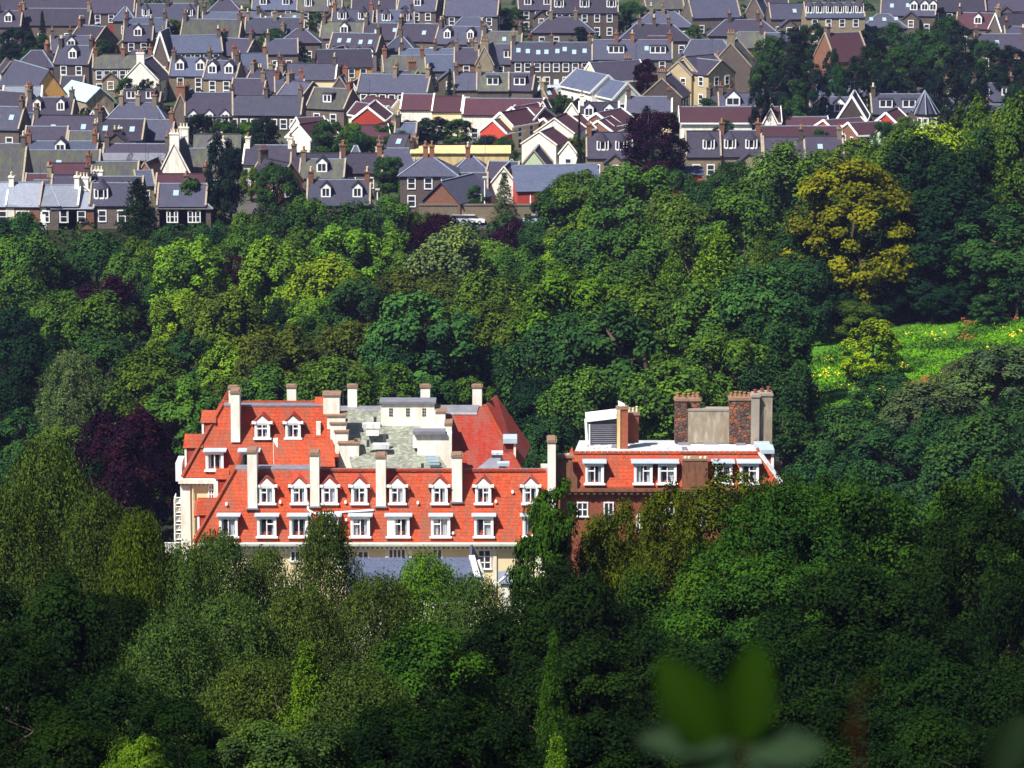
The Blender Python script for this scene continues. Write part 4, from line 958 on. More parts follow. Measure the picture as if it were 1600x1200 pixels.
H(618, 117, 110, -9, 5.8, 2.8, wall='stone_buff', ch='MR', win=7, roof='slate'); H(740, 114, 62, 4, 4, 2.8, ch='L', roof='slate'); H(770, 115, 50, 0, 4.4, 2.8, ch='L', dorm=1, dk='f', dw=2.2); H(815, 115, 42, -8, 4.4, 2.8, ch='R', dorm=1, dk='f', dw=2.2, roof='slate_dark')
# long white terrace and the modern houses round it
H(654, 148, 50, -4, 4.6, 2.2, wall='white', roof='slate_brown', ch='', st=1, win=2, desc='white end house of the terrace', D=9); H(701, 151, 46, -4, 4.4, 2.2, wall='cream', roof='slate_brown', ch='', st=1, win=2, desc='cream middle house of the terrace', D=9); H(788, 155, 124, -4, 5.0, 2.3, wall='white', roof='slate_brown', ch='', win=4, st=1, desc='!long white terrace with a dark brown roof behind the dark hedge trees', D=9)
H(622, 158, 36, -50, 3.4, 1.8, wall='cream', roof='slate_brown', ch='', L=9, fascia='white_clean'); H(606, 167, 34, -50, 3.4, 1.8, wall='cream', roof='slate_brown', ch='', L=9, fascia='white_clean')
H(574, 168, 50, 84, 4.4, 2.2, wall='brick_red', roof='slate_brown', ch='', L=10, gwin=0, fascia='white_clean', desc='!house with a plain bright red brick gable'); H(582, 196, 46, 10, 3, 2, wall='white', roof='slate_brown', ch='', fascia='white_clean')
H(536, 169, 62, 0, 2.4, 0.4, wall='stone_dark', roof='slate_brown', ch='', fascia='white_clean', win=0, desc='!low flat-roofed garages with a white fascia behind the yellow car')
H(484, 184, 40, 20, 3.2, 2, wall='white', roof='slate_brown', ch='', fascia='white_clean'); H(466, 196, 46, 56, 4.4, 2.2, wall='white', roof='slate_brown', ch='', L=8, fascia='white_clean')
H(800, 169, 46, 55, 5, 2, wall='brick_brown', roof='slate_brown', ch='', fascia='white_clean', L=8); H(782, 177, 44, 55, 5, 2, wall='cream', roof='slate_brown', ch='', fascia='white_clean', L=8); H(770, 188, 46, 60, 4, 2, wall='brick_red', roof='slate_brown', ch='', fascia='white_clean', L=9, gwin=0); H(828, 168, 44, -30, 5.2, 1.8, wall='brick_brown', roof='slate_brown', ch='', fascia='white_clean')
H(848, 161, 14, 84, 6, 1.6, wall='white', ch='', L=6, gwin=0, roof='slate_brown')
H(866, 187, 62, 76, 4.6, 2.4, wall='white', roof='slate_brown', ch='', L=9, gwin=1, desc='large white gabled house'); H(842, 208, 56, 72, 4.4, 2, wall='white', roof='slate_brown', ch='', L=8, gwin=1); H(888, 224, 30, 70, 3, 2, wall='white', roof='slate_brown', ch='', L=6, gwin=1); H(834, 237, 44, 84, 3, 2.8, wall='pale_green', roof='slate_dark', ch='', L=8, gwin=0, desc='pale green gable shed')
H(880, 184, 60, 35, 3.6, 1.8, wall='brick_brown', roof='slate_brown', ch='', fascia='white_clean'); H(932, 178, 58, 60, 3.6, 2, wall='brick_brown', roof='slate_brown', ch='', L=9, fascia='white_clean'); H(934, 190, 48, 70, 3, 1.8, wall='brick_brown', roof='slate_brown', ch='', L=7, fascia='white_clean')
H(936, 161, 62, -2, 3.4, 3, wall='white', dorm=2, dk='g', ch='L', roof='slate_dark'); H(893, 163, 28, 80, 3.6, 2.4, wall='white', ch='', L=8, roof='slate_dark'); H(1014, 152, 72, -3, 4, 2.4, wall='cream', ch='LR', roof='slate'); H(1034, 124, 62, 78, 3.4, 3.4, wall='stone_dark', ch='L', L=10, roof='slate_dark', gwin=0)
H(950, 119, 56, -64, 4.2, 2.8, wall='white', ch='', L=13, roof='slate_blue', fascia='white_clean', desc='!white chalet house with blue-grey roof and white bargeboards', gwin=2); H(980, 131, 46, -64, 3.6, 2.6, wall='white', ch='', L=9, roof='slate_blue', fascia='white_clean'); H(960, 97, 78, 28, 4, 3.2, wall='cream', ch='', roof='slate_dark', fascia='white_clean', gwin=0)
H(1060, 98, 46, 60, 6, 2.4, wall='buff', ch='', L=9, roof='slate_dark', gwin=2, desc='!cream block of flats nearest the purple tree'); H(1092, 88, 50, 40, 6.6, 2.6, wall='buff', ch='', roof='slate_dark', gwin=2, desc='!cream flats with a stepped dark roof, middle of the group'); H(1128, 96, 58, -48, 6.4, 2.4, wall='buff', ch='', L=10, roof='slate_dark', gwin=2, desc='!cream flats with a gabled end beside the pine wood')
H(868, 134, 70, 0, 2.6, 0.5, wall='stone_dark', roof='lead_blue', ch='', win=0, skew=False, desc='!low flat pale roofed canopy'); H(900, 127, 60, 0, 2.8, 1.4, hip=.7, ch='', roof='slate_pale')
H(1140, 168, 152, 0, 4.2, 2.2, wall='white', roof='slate_brown', ch='', st=1, win=9, skew=False, fascia='white_clean', desc='!long white block with a dark brown roof and small windows'); H(1168, 146, 92, 0, 3.6, 2.8, dorm=(-.26, .26), dk='g', dw=2.6, ch='L', wall='stone', roof='slate'); H(1125, 150, 40, -20, 3.2, 2.4, ch='LR', roof='slate_dark')
# brown house with three dormers and neighbours, left middle
H(326, 146, 74, 4, 5.4, 3.6, wall='stone_dark', dorm=3, dk='w', dw=1.6, ch='L', roof='slate_dark', desc='!dark stone house with three tall white wall dormers'); H(282, 148, 30, 80, 4.8, 4.2, wall='stone', ch='L', L=8, gwin=0); H(416, 150, 116, -4, 3.4, 3.0, wall='stone_dark', ch='LMR', win=7, roof='slate', desc='!low stone row with white-painted window quoins behind the white car'); H(216, 161, 92, -3, 4.2, 2.6, wall='cream', ch='LMR', hip=.6, win=5); H(80, 153, 74, -3, 4.2, 2.8, dorm=2, dk='g', dw=1.4, ch='LR', roof='slate_dark'); H(20, 144, 62, -30, 3.8, 3, ch='R', roof='slate_dark')
H(105, 181, 104, -4, 4, 3.2, sky=2, ch='LR', roof='slate_dark'); H(190, 187, 74, -3, 4.8, 3, sky=3, ch='L', win=3, roof='slate_dark'); H(246, 188, 54, -3, 4.4, 2.8, ch='R', roof='slate'); H(74, 199, 66, -3, 4, 3.2, ch='', roof='slate_dark'); H(131, 206, 46, 0, 4, 3.2, ch='R', roof='slate_moss'); H(13, 168, 52, -10, 4, 3.4, ch='R', roof='slate', sky=2); H(145, 175, 26, 80, 3, 2.4, wall='cream', ch='', L=7); H(222, 143, 60, 0, 3.2, 1.6, ch='R', wall='stone', roof='slate_dark', dorm=2, dk='f'); H(36, 136, 60, 3, 3, 2, ch='', wall='white', roof='slate_pale')
H(14, 226, 56, 0, 3.6, 6.4, D=15, ch='R', roof='slate_moss', win=0, desc='!very large plain weathered slate roof at the left edge'); H(97, 222, 112, 0, 4.2, 2.2, ch='LR', roof='slate_blue', dorm=1); H(98, 236, 118, 0, 4, 3.2, ch='', roof='slate_moss', sky=1); H(215, 226, 104, -2, 4, 2.6, ch='LR', roof='slate_dark'); H(180, 241, 52, 0, 5.0, .5, ch='', wall='slate_dark', roof='lead', win=3, st=1, skew=False, desc='slate-hung flat box with three white windows'); H(230, 241, 52, 0, 5.0, .5, ch='', wall='slate_dark', roof='lead', win=2, st=1, skew=False, desc='slate-hung flat box with two wide white windows')
H(272, 226, 46, 84, 3.4, 4.8, wall='white', ch='LR', L=9, roof='slate_dark', chm='white', gwin=2, pot='pot_pale', desc='!white gable cottage with two small windows and a white chimney', chh=1.5); H(340, 211, 68, 0, 3.4, 3.2, ch='', roof='slate_moss', wall='brick_brown', dorm=1, dk='g', dw=2.6, skew=False); H(316, 233, 76, 0, 3.4, 3, ch='LR', chm='white', roof='slate_moss', pot='pot_pale'); H(421, 228, 76, -3, 3.6, 2.6, wall='white', ch='LR', roof='slate_dark', win=3, desc='!white-walled cottage with a long dark roof')
H(110, 256, 68, 0, 3.6, 2.6, ch='R', roof='slate_brown'); H(178, 254, 78, 0, 3.6, 2.8, ch='', roof='slate_moss'); H(226, 256, 34, 78, 3, 2.8, wall='brick_brown', ch='', L=7, gwin=0, roof='slate_brown'); H(62, 273, 42, 0, 3.4, 2.6, ch='R', roof='slate_brown'); H(112, 275, 60, 0, 3.4, 2.8, ch='R', roof='slate_dark'); H(182, 277, 84, 0, 3.4, 2.4, ch='', roof='slate_dark'); H(286, 273, 82, 0, 3.4, 2.6, ch='R', roof='slate_brown'); H(178, 287, 70, 0, 3.4, 2.8, dorm=(-.25,), dk='b', dw=2.2, ch='', roof='slate'); H(286, 288, 76, 0, 3.4, 2.8, ch='', roof='slate', sky=1)
H(70, 304, 112, 0, 3.4, 2.6, wall='white', ch='LR', chm='white', roof='slate_pale', pot='pot_pale'); H(100, 299, 60, 0, 3.0, 1.0, hip=.5, ch='', roof='slate_pale'); H(28, 328, 80, -2, 3.4, 3, wall='brick_brown', ch='', roof='slate_pale'); H(78, 313, 40, -4, 3.6, 2.4, hip=1, ch='', roof='slate_pale')
H(131, 334, 68, 80, 2.8, 2.6, wall='white', ch='LR', chm='white', roof='slate_pale', L=9, gwin=0, pot='pot_pale', desc='low white gabled cottage'); H(118, 349, 66, 0, 3, 2.0, wall='brick_brown', ch='', roof='slate_pale'); H(292, 308, 80, 0, 3.2, 3, hip=1, ch='M', roof='slate_moss')
# middle bottom rows
H(497, 240, 84, 0, 3.4, 2.4, ch='LR', roof='slate_dark'); H(565, 240, 66, 0, 3.4, 2.6, ch='LR', roof='slate_dark'); H(618, 233, 60, 0, 3.6, 2.4, ch='LR', roof='slate'); H(556, 228, 30, 0, 3.4, 3, hip=1, ch='', roof='slate_moss'); H(505, 250, 70, -2, 3.2, 2.4, ch='L', dorm=1, dk='g'); H(455, 257, 40, -55, 3.2, 2.8, ch='L', L=9, roof='slate_dark', wall='brick_brown'); H(530, 286, 98, 0, 3.6, 3.2, dorm=(-.2, .3), dk='g', dw=1.5, ch='LR', roof='slate', pot='pot_pale', wall='stone_dark', desc='!slate cottage with two narrow white dormers above the woods')
H(670, 242, 88, 0, 5.8, 2.6, D=9, hip=1, wall='stone_dark', ch='LR', roof='slate', win=3, desc='!dark stone villa with hipped slate roof and pale quoins'); H(736, 243, 56, 0, 4.4, 2.2, hip=.8, ch='L', roof='slate', wall='stone'); H(736, 271, 52, 0, 3, 2.2, ch='', roof='slate_dark', wall='stone'); H(788, 254, 48, -12, 3.6, 2.6, ch='', roof='slate_dark'); H(787, 264, 50, 82, 3, 3.2, wall='white', ch='', L=9, gwin=0, roof='slate_dark', desc='!plain white gable beside the tall lamp post')
H(690, 288, 66, 62, 3, 3, wall='brick_brown', ch='', L=10, gwin=0, roof='slate', skew=False, desc='!brown gabled barn behind the stone yard wall')
H(720, 228, 150, 0, 5.6, 0.7, wall='yellow_wall', ch='L', roof='yellow_wall', win=2, st=1, skew=False, ridge=False, desc='!long plain yellow wall block with two small low windows'); H(866, 259, 128, 8, 3.4, 3.2, D=10, wall='brick_red', ch='', roof='slate_blue', win=0, gwin=0, skew=False, desc='!hall with dark blue roof and red gable end')
H(952, 208, 72, 0, 3.8, 3.6, wall='stone_buff', dorm=(-.15, .25), dk='b', dw=2, ch='L', roof='slate_dark', win=3); H(1098, 206, 54, 0, 4, 3.6, wall='stone_buff', dorm=(.15,), dk='b', dw=2, ch='', roof='slate_dark', win=2); H(1156, 205, 66, 0, 4, 3.6, wall='stone_buff', dorm=2, dk='b', dw=2, ch='LR', roof='slate_dark', win=2); H(1224, 215, 64, 0, 3.6, 3.2, dorm=1, dk='f', dw=1.8, ch='R', wall='stone', roof='slate_dark'); H(1284, 214, 64, 0, 3.4, 2.6, ch='R', sky=1, roof='slate_dark')
H(1062, 262, 66, 0, 3, .7, wall='brick_red', roof='slate_blue', ch='', win=0, skew=False, desc='!red brick hall end with flat blue roof among the trees'); H(1210, 240, 60, -14, 2.6, 1.6, ch='', roof='slate_pale', wall='white')
# right middle
H(1308, 127, 46, -32, 4, 2.8, wall='brick_brown', ch='L', roof='slate_blue', skew=False, gwin=1); H(1366, 123, 62, 6, 5, 2.6, D=9, hip=.9, wall='brick_brown', ch='', roof='slate'); H(1298, 153, 66, -3, 3.2, 3.2, ch='L', roof='slate', dorm=(-.2, .2), dk='g', dw=2); H(1331, 151, 44, 82, 3.4, 4, wall='stone_dark', ch='', L=9, fascia='white_clean', gwin=1, roof='slate'); H(1416, 148, 112, 0, 3.4, 3, dorm=(-.3, 0.02), dk='f', dw=2.4, ch='LR', roof='slate')
H(1464, 134, 92, 0, 3.4, 2.6, hip=1, ch='LR', roof='slate_moss'); H(1550, 131, 66, 8, 4, 2.8, ch='LR', dorm=2, dk='f', roof='slate'); H(1508, 155, 66, 0, 3, 1.6, ch='', roof='slate_blue'); H(1556, 164, 50, 0, 3, 2, ch='L', roof='slate')
H(1254, 184, 76, 4, 2.8, 1.8, wall='white', roof='slate_brown', ch='', fascia='white_clean'); H(1316, 187, 60, 30, 2.8, 1.8, wall='brick_red', roof='slate_brown', ch='', fascia='white_clean'); H(1248, 198, 130, 0, 2.8, 1.8, wall='white', roof='slate_brown', ch='', fascia='white_clean'); H(1384, 177, 36, 70, 3.6, 1.8, wall='brick_red', roof='slate_brown', ch='', L=8, gwin=0, fascia='white_clean', desc='!shed with a red brick gable and white bargeboards beside the wooded hill')
H(1350, 192, 50, 20, 3, 1.6, wall='brick_brown', roof='slate_brown', ch='', fascia='white_clean'); H(1376, 201, 34, 60, 2.8, 1.8, wall='pale_green', roof='slate_dark', ch='', L=8, gwin=0); H(1204, 172, 22, 84, 4, 2.6, wall='white', roof='slate_brown', ch='', L=7, gwin=1); H(1316, 52, 56, 20, 6, 5, D=10, wall='brick_brown', roof='slate_brown', ch='L', gwin=0, win=1, desc='!big brown gabled house half buried in the pine wood')
# sheds, back kitchens and small cottages crowding the gaps
RF = random.Random(4)
KEEP = [(q[1], q[2]) for q in LAND['house']] + [(537, 183), (454, 187), (1111, 141), (1300, 10), (1540, 60)]
cnt = 0
while cnt < 62:
    px, py = RF.uniform(4, 1180 if RF.random() < .85 else 1280), RF.uniform(14, 300) if RF.random() < .7 else RF.uniform(14, 130)
    if any(abs(px - a_) < 46 and -12 < py - b_ < 46 for a_, b_ in KEEP) or (px > 1150 and 40 < py < 135) or (py > 215 and px > 600) or (640 < px < 1200 and 140 < py < 215): continue
    cnt += 1
    an = RF.choice([0, 4, -6, 14, -18, 76, 82, 70, -74, 30])
    H(px, py, RF.uniform(18, 34), an, RF.uniform(2.5, 3.6), RF.uniform(1.6, 2.6), D=RF.uniform(3.6, 5.4), wall=RF.choice(['stone', 'stone_dark', 'stone', 'brick_brown', 'white', 'render_grey', 'stone_buff', 'cream']), ch=RF.choice(['', '', 'L', 'R']), L=RF.uniform(5, 8), win=RF.choice([1, 2]), gwin=RF.choice([0, 1]), sky=RF.choice([0, 0, 1]), skew=RF.random() < .5, roof=RF.choice(['slate', 'slate_dark', 'slate_blue', 'slate_moss', 'slate_brown']))
# conical turret
tx, tY = solve(1445, 142, 9); tr = empty('turret', (tx, tY, 0)); tag(tr, 'small stone turret with a pale-ribbed conical slate roof', 'turret')
MB().tube((0, 0, -1), (0, 0, 5), 1.5, 1.5, 8).build('wall', 'stone', tr); MB().tube((0, 0, 5), (0, 0, 9), 1.9, 0.02, 8).build('roof', 'slate', tr)
rbm = MB()
for k in range(8):
    t_ = 2 * math.pi * k / 8; dd = Vector((0, 0, 1)).orthogonal(); a_, b_ = dd, Vector((0, 0, 1)).cross(dd); p = (a_ * math.cos(t_) + b_ * math.sin(t_)) * 1.95
    rbm.bar((p.x, p.y, 5.02), (0, 0, 9.1), 0.16, 0.12)
rbm.build('rib', 'ridge_pale', tr)
for k in (-1, 0, 1): put_window(tr, k * 0.9, -1.5 + abs(k) * 0.25, 2.6, 0.6, 1.6, k * 0.7)
write_later = True

# stone yard wall, roads, lamp posts, cars
x0, Y0 = solve(655, 330, 2.2); x1, _ = solve(852, 334, 2.2)
yw = empty('yard_wall', ((x0 + x1) / 2, Y0, -0.3)); tag(yw, 'long brown stone yard wall with flat coping below the barn', 'wall')
Lw = (x1 - x0) / 2
MB().box(-Lw, Lw, -0.3, 0.3, -1, 2.2).build('masonry', 'stone_buff', yw); MB().box(-Lw - .05, Lw + .05, -0.4, 0.4, 2.2, 2.4).build('coping', 'stone', yw)
def road(name, pts, wd, label, zoff=0.05):
    P = [Vector((*solve(px, py, 0.0), 0)) for px, py in pts]; mb = MB()
    for p, q in zip(P, P[1:]):
        n_ = (q - p).cross(Vector((0, 0, 1))).normalized() * wd / 2
        mb.add([(v.x, v.y, g(v.x, v.y) + zoff) for v in (p - n_, p + n_, q + n_, q - n_)], [(0, 1, 2, 3)])
    o = mb.build(name, 'asphalt'); tag(o, label, 'road', kind='structure')
road('road', [(440, 196), (560, 190)], 7, 'grey side street with parked cars by the red brick gable')
road('road', [(1050, 160), (1180, 158)], 8, 'grey street with a white van below the cream flats', 0.06)
road('road', [(240, 126), (300, 124)], 6, 'short grey street beside the white gabled house', 0.06)
road('car_park', [(1280, 236), (1360, 236)], 10, 'small grey car park beside the wooded hill', 0.07)
road('road', [(690, 352), (860, 350)], 8, 'grey street below the stone yard wall', 0.08)
def lamp(px, yt, yb, label, arm=0):
    x, Y = solve(px, yb, 0.2); z0 = g(x, Y); zt = U(px, yt, Y).z
    r = empty('street_lamp', (x, Y, z0)); tag(r, label, 'lamp post', 'street lamps below the town')
    h = zt - z0
    MB().tube((0, 0, 0), (0, 0, h), 0.14, 0.09, 8).build('post', 'white_clean', r)
    MB().tube((0, 0, 0), (0, 0, 0.9), 0.2, 0.2, 8).build('base', 'lead_blue', r)
    if arm:
        MB().tube((0, 0, h), (arm, 0, h + 0.15), 0.07, 0.06, 6).build('arm', 'white_clean', r)
        MB().box(min(arm, arm * 1.6), max(arm, arm * 1.6), -0.18, 0.18, h + 0.05, h + 0.25).build('lantern', 'lead_white', r)
    else: MB().box(-0.35, 0.35, -0.25, 0.25, h, h + 0.22).build('lantern', 'lead_white', r)
lamp(757.5, 278, 345, 'tallest white post standing in front of the plain white gable'); lamp(752.5, 304, 344, 'white lamp post with a short arm to the left beside the tallest post', -0.8)
lamp(689.5, 321, 344, 'short white lamp post with an arm beside the brown barn', -0.8); lamp(590, 297, 330, 'slim white lamp post right of the two-dormer cottage'); lamp(829, 306, 352, 'white lamp post with a flat broad head left of the dark roadside tree', 0.01)
def car(px, py, ang, mat, label, van=False):
    x, Y = solve(px, py, 0.7); r = empty('parked_car' if not van else 'parked_van', (x, Y, g(x, Y) + 0.07), math.radians(ang)); tag(r, label, 'van' if van else 'car', 'vehicles parked in the town')
    Lh, Wd = (2.6, 0.98) if van else (2.1, 0.85)
    prof = [(-Lh, .35), (-Lh, .85), (-Lh + .1, .95), (Lh - .9, .92), (Lh - .1, .78), (Lh, .6), (Lh, .35)] if not van else [(-Lh, .4), (-Lh, 2.3), (Lh - 1.2, 2.35), (Lh - .5, 1.35), (Lh, 1.15), (Lh, .4)]
    def ext(p, w_): k = len(p); return MB().add([(a_, -w_, b_) for a_, b_ in p] + [(a_, w_, b_) for a_, b_ in p], [tuple(range(k - 1, -1, -1)), tuple(range(k, 2 * k))] + [(i, (i + 1) % k, (i + 1) % k + k, i + k) for i in range(k)])
    ext(prof, Wd).build('body', mat, r)
    if not van:
        ext([(-Lh + .25, .94), (-Lh + .65, 1.42), (Lh - 1.7, 1.45), (Lh - 1.0, .92)], Wd * .86).build('glasshouse', 'glass', r)
        ext([(-Lh + .6, 1.40), (-Lh + .7, 1.47), (Lh - 1.75, 1.49), (Lh - 1.6, 1.42)], Wd * .88).build('roof', mat, r)
    else: MB().quad((Lh - 1.18, -Wd * .85, 2.28), (Lh - .5, -Wd * .85, 1.42), (Lh - .5, Wd * .85, 1.42), (Lh - 1.18, Wd * .85, 2.28)).build('windscreen', 'glass', r)
    for sx in (-Lh * .62, Lh * .62):
        for sy in (-Wd, Wd):
            o = MB().tube((sx, sy - .1, .32), (sx, sy + .1, .32), .32, .32, 12).build('wheel', 'tyre', r); MB().tube((sx, sy - .115, .32), (sx, sy + .115, .32), .17, .17, 8).build('hub', 'hub', o)
    for sy in (-.6, .6): MB().box(Lh - .06, Lh + .02, sy - .16, sy + .16, .62, .76).build('headlight', 'lead_white', r)
car(537, 183, 8, 'car_yellow', 'yellow parked car left of the red brick gable'); car(454, 187, 12, 'car_white', 'white parked car in front of the low stone row'); car(447, 192, 10, 'car_blue', 'dark blue parked car half behind the white one')
car(267, 119, -15, 'car_red', 'red parked car right of the white gabled house'); car(256, 115, -15, 'car_blue', 'dark blue parked car beside the red car'); car(1111, 141, 0, 'car_white', 'white van parked below the cream flats', True); car(1075, 153, -5, 'car_red', 'red parked car left of the white van')
for k, (q, yy) in enumerate(((1316, 229), (1329, 232), (1342, 228), (1360, 236))): car(q, yy, 20, ('car_white', 'car_silver', 'car_white', 'car_silver')[k], ('white car at the left end of the car park by the hill', 'silver car second in the car park by the hill', 'white car third in the car park by the hill', 'silver car half hidden at the right of the car park')[k])
for k, (q, yy, mt, lb) in enumerate(((738, 349, 'car_white', 'white car parked below the yard wall'), (722, 352, 'car_silver', 'silver car parked below the yard wall, left one'), (838, 346, 'car_silver', 'silver car parked at the right end of the yard wall'), (1087, 268, 'car_white', 'white car above the red brick hall end'))): car(q, yy, -10, mt, lb)

# ------------------------------------------------------------------ trees
NR = np.random.RandomState
def unit(v): return v / np.maximum(1e-6, np.linalg.norm(v, axis=1, keepdims=True))
def leaf_mesh(name, ctr, nrm, size, tint, seed, asp=0.62, fill=None):
    r = NR(seed); n = len(ctr)
    if name == 'crown':
        z0_, z1_ = np.percentile(ctr[:, 2], [1.0, 99.6]); lo_ = (0.06 if seed // 10 == 14 else max(0.3, min(0.55, z0_))) if fill is None else fill
        ctr = ctr.copy(); ctr[:, 2] = lo_ + (ctr[:, 2] - z0_) * (2.97 - lo_) / (z1_ - z0_)
        q_ = np.percentile(np.hypot(ctr[:, 0], ctr[:, 1]), 97.5); ctr[:, :2] *= 0.98 / q_
    nrm = unit(nrm); t = unit(np.cross(nrm, unit(r.normal(size=(n, 3))))); b = np.cross(nrm, t)
    s = size[:, None]
    bend = nrm * s * 0.25
    V = np.stack([ctr - t * s - bend, ctr - b * s * asp, ctr + t * s - bend, ctr + b * s * asp], 1).reshape(-1, 3)
    me = bpy.data.meshes.new(name)
    me.vertices.add(4 * n); me.vertices.foreach_set('co', V.astype(np.float32).ravel())
    me.loops.add(4 * n); me.loops.foreach_set('vertex_index', np.arange(4 * n, dtype=np.int32))
    me.polygons.add(n); me.polygons.foreach_set('loop_start', np.arange(0, 4 * n, 4, dtype=np.int32)); me.polygons.foreach_set('loop_total', np.full(n, 4, dtype=np.int32))
    at = me.attributes.new('tint', 'FLOAT', 'POINT'); at.data.foreach_set('value', np.repeat(np.clip(tint, 0, 1), 4).astype(np.float32))
    me.materials.append(M['leaf']); me.update(); me.validate()
    return me
def crown_broad(seed, ncl, nlf, ls, zc=1.75, rz=1.1, lump=0.25, flat=0.75, rcl=(0.2, 0.34), gap=0.0):
    """lumpy crown of radius about 1 reaching z = 3, from leaf clumps on twig ends"""
    r = NR(seed)
    d = unit(r.normal(size=(ncl, 3))); d[:, 2] = np.where(d[:, 2] < -0.55, -d[:, 2], d[:, 2])
    lob = unit(r.normal(size=(7, 3)) * np.array([1, 1, 0.7])); lob[:, 2] = np.abs(lob[:, 2]) * 0.9
    lobe = np.max(np.clip(d @ lob.T, 0, 1) ** 3, 1)
    rad = (1 - lump) * (0.80 + lump * 1.15 * lobe) * np.where(r.rand(ncl) < 0.75, 1, r.uniform(0.45, 0.85, ncl))
    cc = d * rad[:, None] * np.array([1, 1, rz]); cc[:, 2] += zc
    rc = r.uniform(*rcl, size=ncl)
    P = []; N = []; T = []; Sz = []
    for k in range(ncl):
        n = int(nlf * (rc[k] / np.mean(rcl)) ** 2)
        ns = 7                                              # sprays inside the clump
        sd = unit(r.normal(size=(ns, 3)) + d[k] * 0.6 + np.array([0, 0, 0.5])); sc_ = cc[k] + sd * rc[k] * 0.62 * np.array([1, 1, flat])
        idx = r.randint(0, ns, n)
        q = unit(r.normal(size=(n, 3)) + np.array([0, 0, 0.35]))
        p = sc_[idx] + q * rc[k] * 0.52 * (r.rand(n, 1) ** 0.35) * np.array([1, 1, flat])
        nn = 0.75 * q + 0.45 * sd[idx] + 0.35 * d[k] + np.array([0, 0, 0.25]) + r.normal(size=(n, 3)) * 0.38
        P.append(p); N.append(nn); Sz.append(ls * r.uniform(0.6, 1.3, n))
        T.append(0.5 + r.normal(size=n) * 0.16 + (r.rand() - 0.5) * 0.55)
    return leaf_mesh('crown', np.concatenate(P), np.concatenate(N), np.concatenate(Sz), np.concatenate(T), seed + 1)
def crown_birch(seed, nst, nlf, ls):
    """feathery crown of hanging strands"""
    r = NR(seed); P = []; N = []; T = []
    for k in range(nst):
        u = r.rand() ** 0.8; z0 = 0.7 + 2.3 * u
        rm = 0.95 * math.sin(math.pi * min(1, (z0 - 0.35) / 2.75)) ** 0.7 if z0 < 3.05 else 0.1
        a = r.rand() * 6.283; rr = rm * r.rand() ** 0.45
        ln = r.uniform(0.25, 0.75); s = np.clip(np.linspace(0, 1, nlf) + r.normal(size=nlf) * 0.03, 0, 1.1)
        out = np.array([math.cos(a), math.sin(a), 0])
        p = out * (rr + 0.16 * s[:, None]) + np.stack([np.zeros(nlf), np.zeros(nlf), z0 + 0.16 * np.sin(np.pi * s * .6) - ln * s ** 1.5], 1) + r.normal(size=(nlf, 3)) * 0.035
        P.append(p); N.append(out * 0.6 + np.array([0, 0, 0.35]) + r.normal(size=(nlf, 3)) * 0.5); T.append(0.5 + r.normal(size=nlf) * 0.17 + (r.rand() - .5) * .35)
    P = np.concatenate(P); 
    return leaf_mesh('crown', P, np.concatenate(N), ls * r.uniform(.6, 1.3, len(P)), np.concatenate(T), seed, 0.5)
def crown_tier(seed, ntier, nbr, nlf, ls, droop=0.25, taper=1.0, top=3.0, bot=0.35, spread=0.13, flat=0.3):
    """tiers of spreading sprays round a leader"""
    r = NR(seed); P = []; N = []; T = []
    for i in range(ntier):
        f = i / (ntier - 1); z = bot + (top - bot) * f
        R = (1 - f) ** taper * 1.0 + 0.05
        for k in range(max(4, int(nbr * (0.35 + 0.65 * (1 - f))))):
            a = r.rand() * 6.283; L = R * r.uniform(0.72, 1.12)
            s = r.rand(nlf) ** 0.65
            out = np.array([math.cos(a), math.sin(a), 0]); side = np.array([-out[1], out[0], 0])
            p = out * (L * s)[:, None] + side * (r.normal(size=nlf) * spread * (1.15 - s * .6))[:, None] + np.stack([0 * s, 0 * s, z + r.uniform(-.06, .06) - droop * L * s ** 1.6 + r.normal(size=nlf) * spread * flat], 1)
            P.append(p); N.append(np.array([0, 0, 0.75]) + out * 0.45 + r.normal(size=(nlf, 3)) * 0.4); T.append(0.42 + 0.22 * s + r.normal(size=nlf) * 0.14 + (r.rand() - .5) * .25)
    P = np.concatenate(P)
    return leaf_mesh('crown', P, np.concatenate(N), ls * r.uniform(.6, 1.3, len(P)), np.concatenate(T), seed, 0.5)
def trunk_mesh(seed, limbs=7, r0=0.09, mat='bark', top=2.4, twigs=0):
    r = random.Random(seed); mb = MB(); pts = [Vector((0, 0, -0.25))]
    for k in range(1, 7): pts.append(Vector((r.uniform(-.04, .04) * k * .5, r.uniform(-.04, .04) * k * .5, -0.25 + (top + .25) * k / 6)))
    for k in range(6): mb.tube(pts[k], pts[k + 1], r0 * (1 - k / 6.8), r0 * (1 - (k + 1) / 6.8), 8, False)
    for k in range(limbs):
        p = pts[2 + k % 4].lerp(pts[3 + k % 4] if 3 + k % 4 < 7 else pts[6], r.random()); a = k * 2.4 + r.random()
        L = r.uniform(.3, .58); q = p + Vector((math.cos(a) * L * .6, math.sin(a) * L * .6, L * .35)); e = q + Vector((math.cos(a + .3) * L * .4, math.sin(a + .3) * L * .4, L * .4))
        mb.tube(p, q, r0 * .42, r0 * .26, 6, False).tube(q, e, r0 * .26, r0 * .06, 6, False)
        for t_ in range(3):
            w_ = q.lerp(e, r.random()); mb.tube(w_, w_ + Vector((r.uniform(-.3, .3), r.uniform(-.3, .3), r.uniform(.05, .35))), r0 * .13, r0 * .03, 5, False)
    return mb.mesh('trunk', mat)
P_ = {}
P_['broad'] = [crown_broad(100 + k, 64, 235, 0.041, lump=0.2 + 0.06 * (k % 3), flat=(.8, .65, .9, .7, .75, .6)[k], rcl=((.2, .34), (.17, .28), (.24, .38), (.2, .32), (.16, .3), (.22, .36))[k]) for k in range(6)]
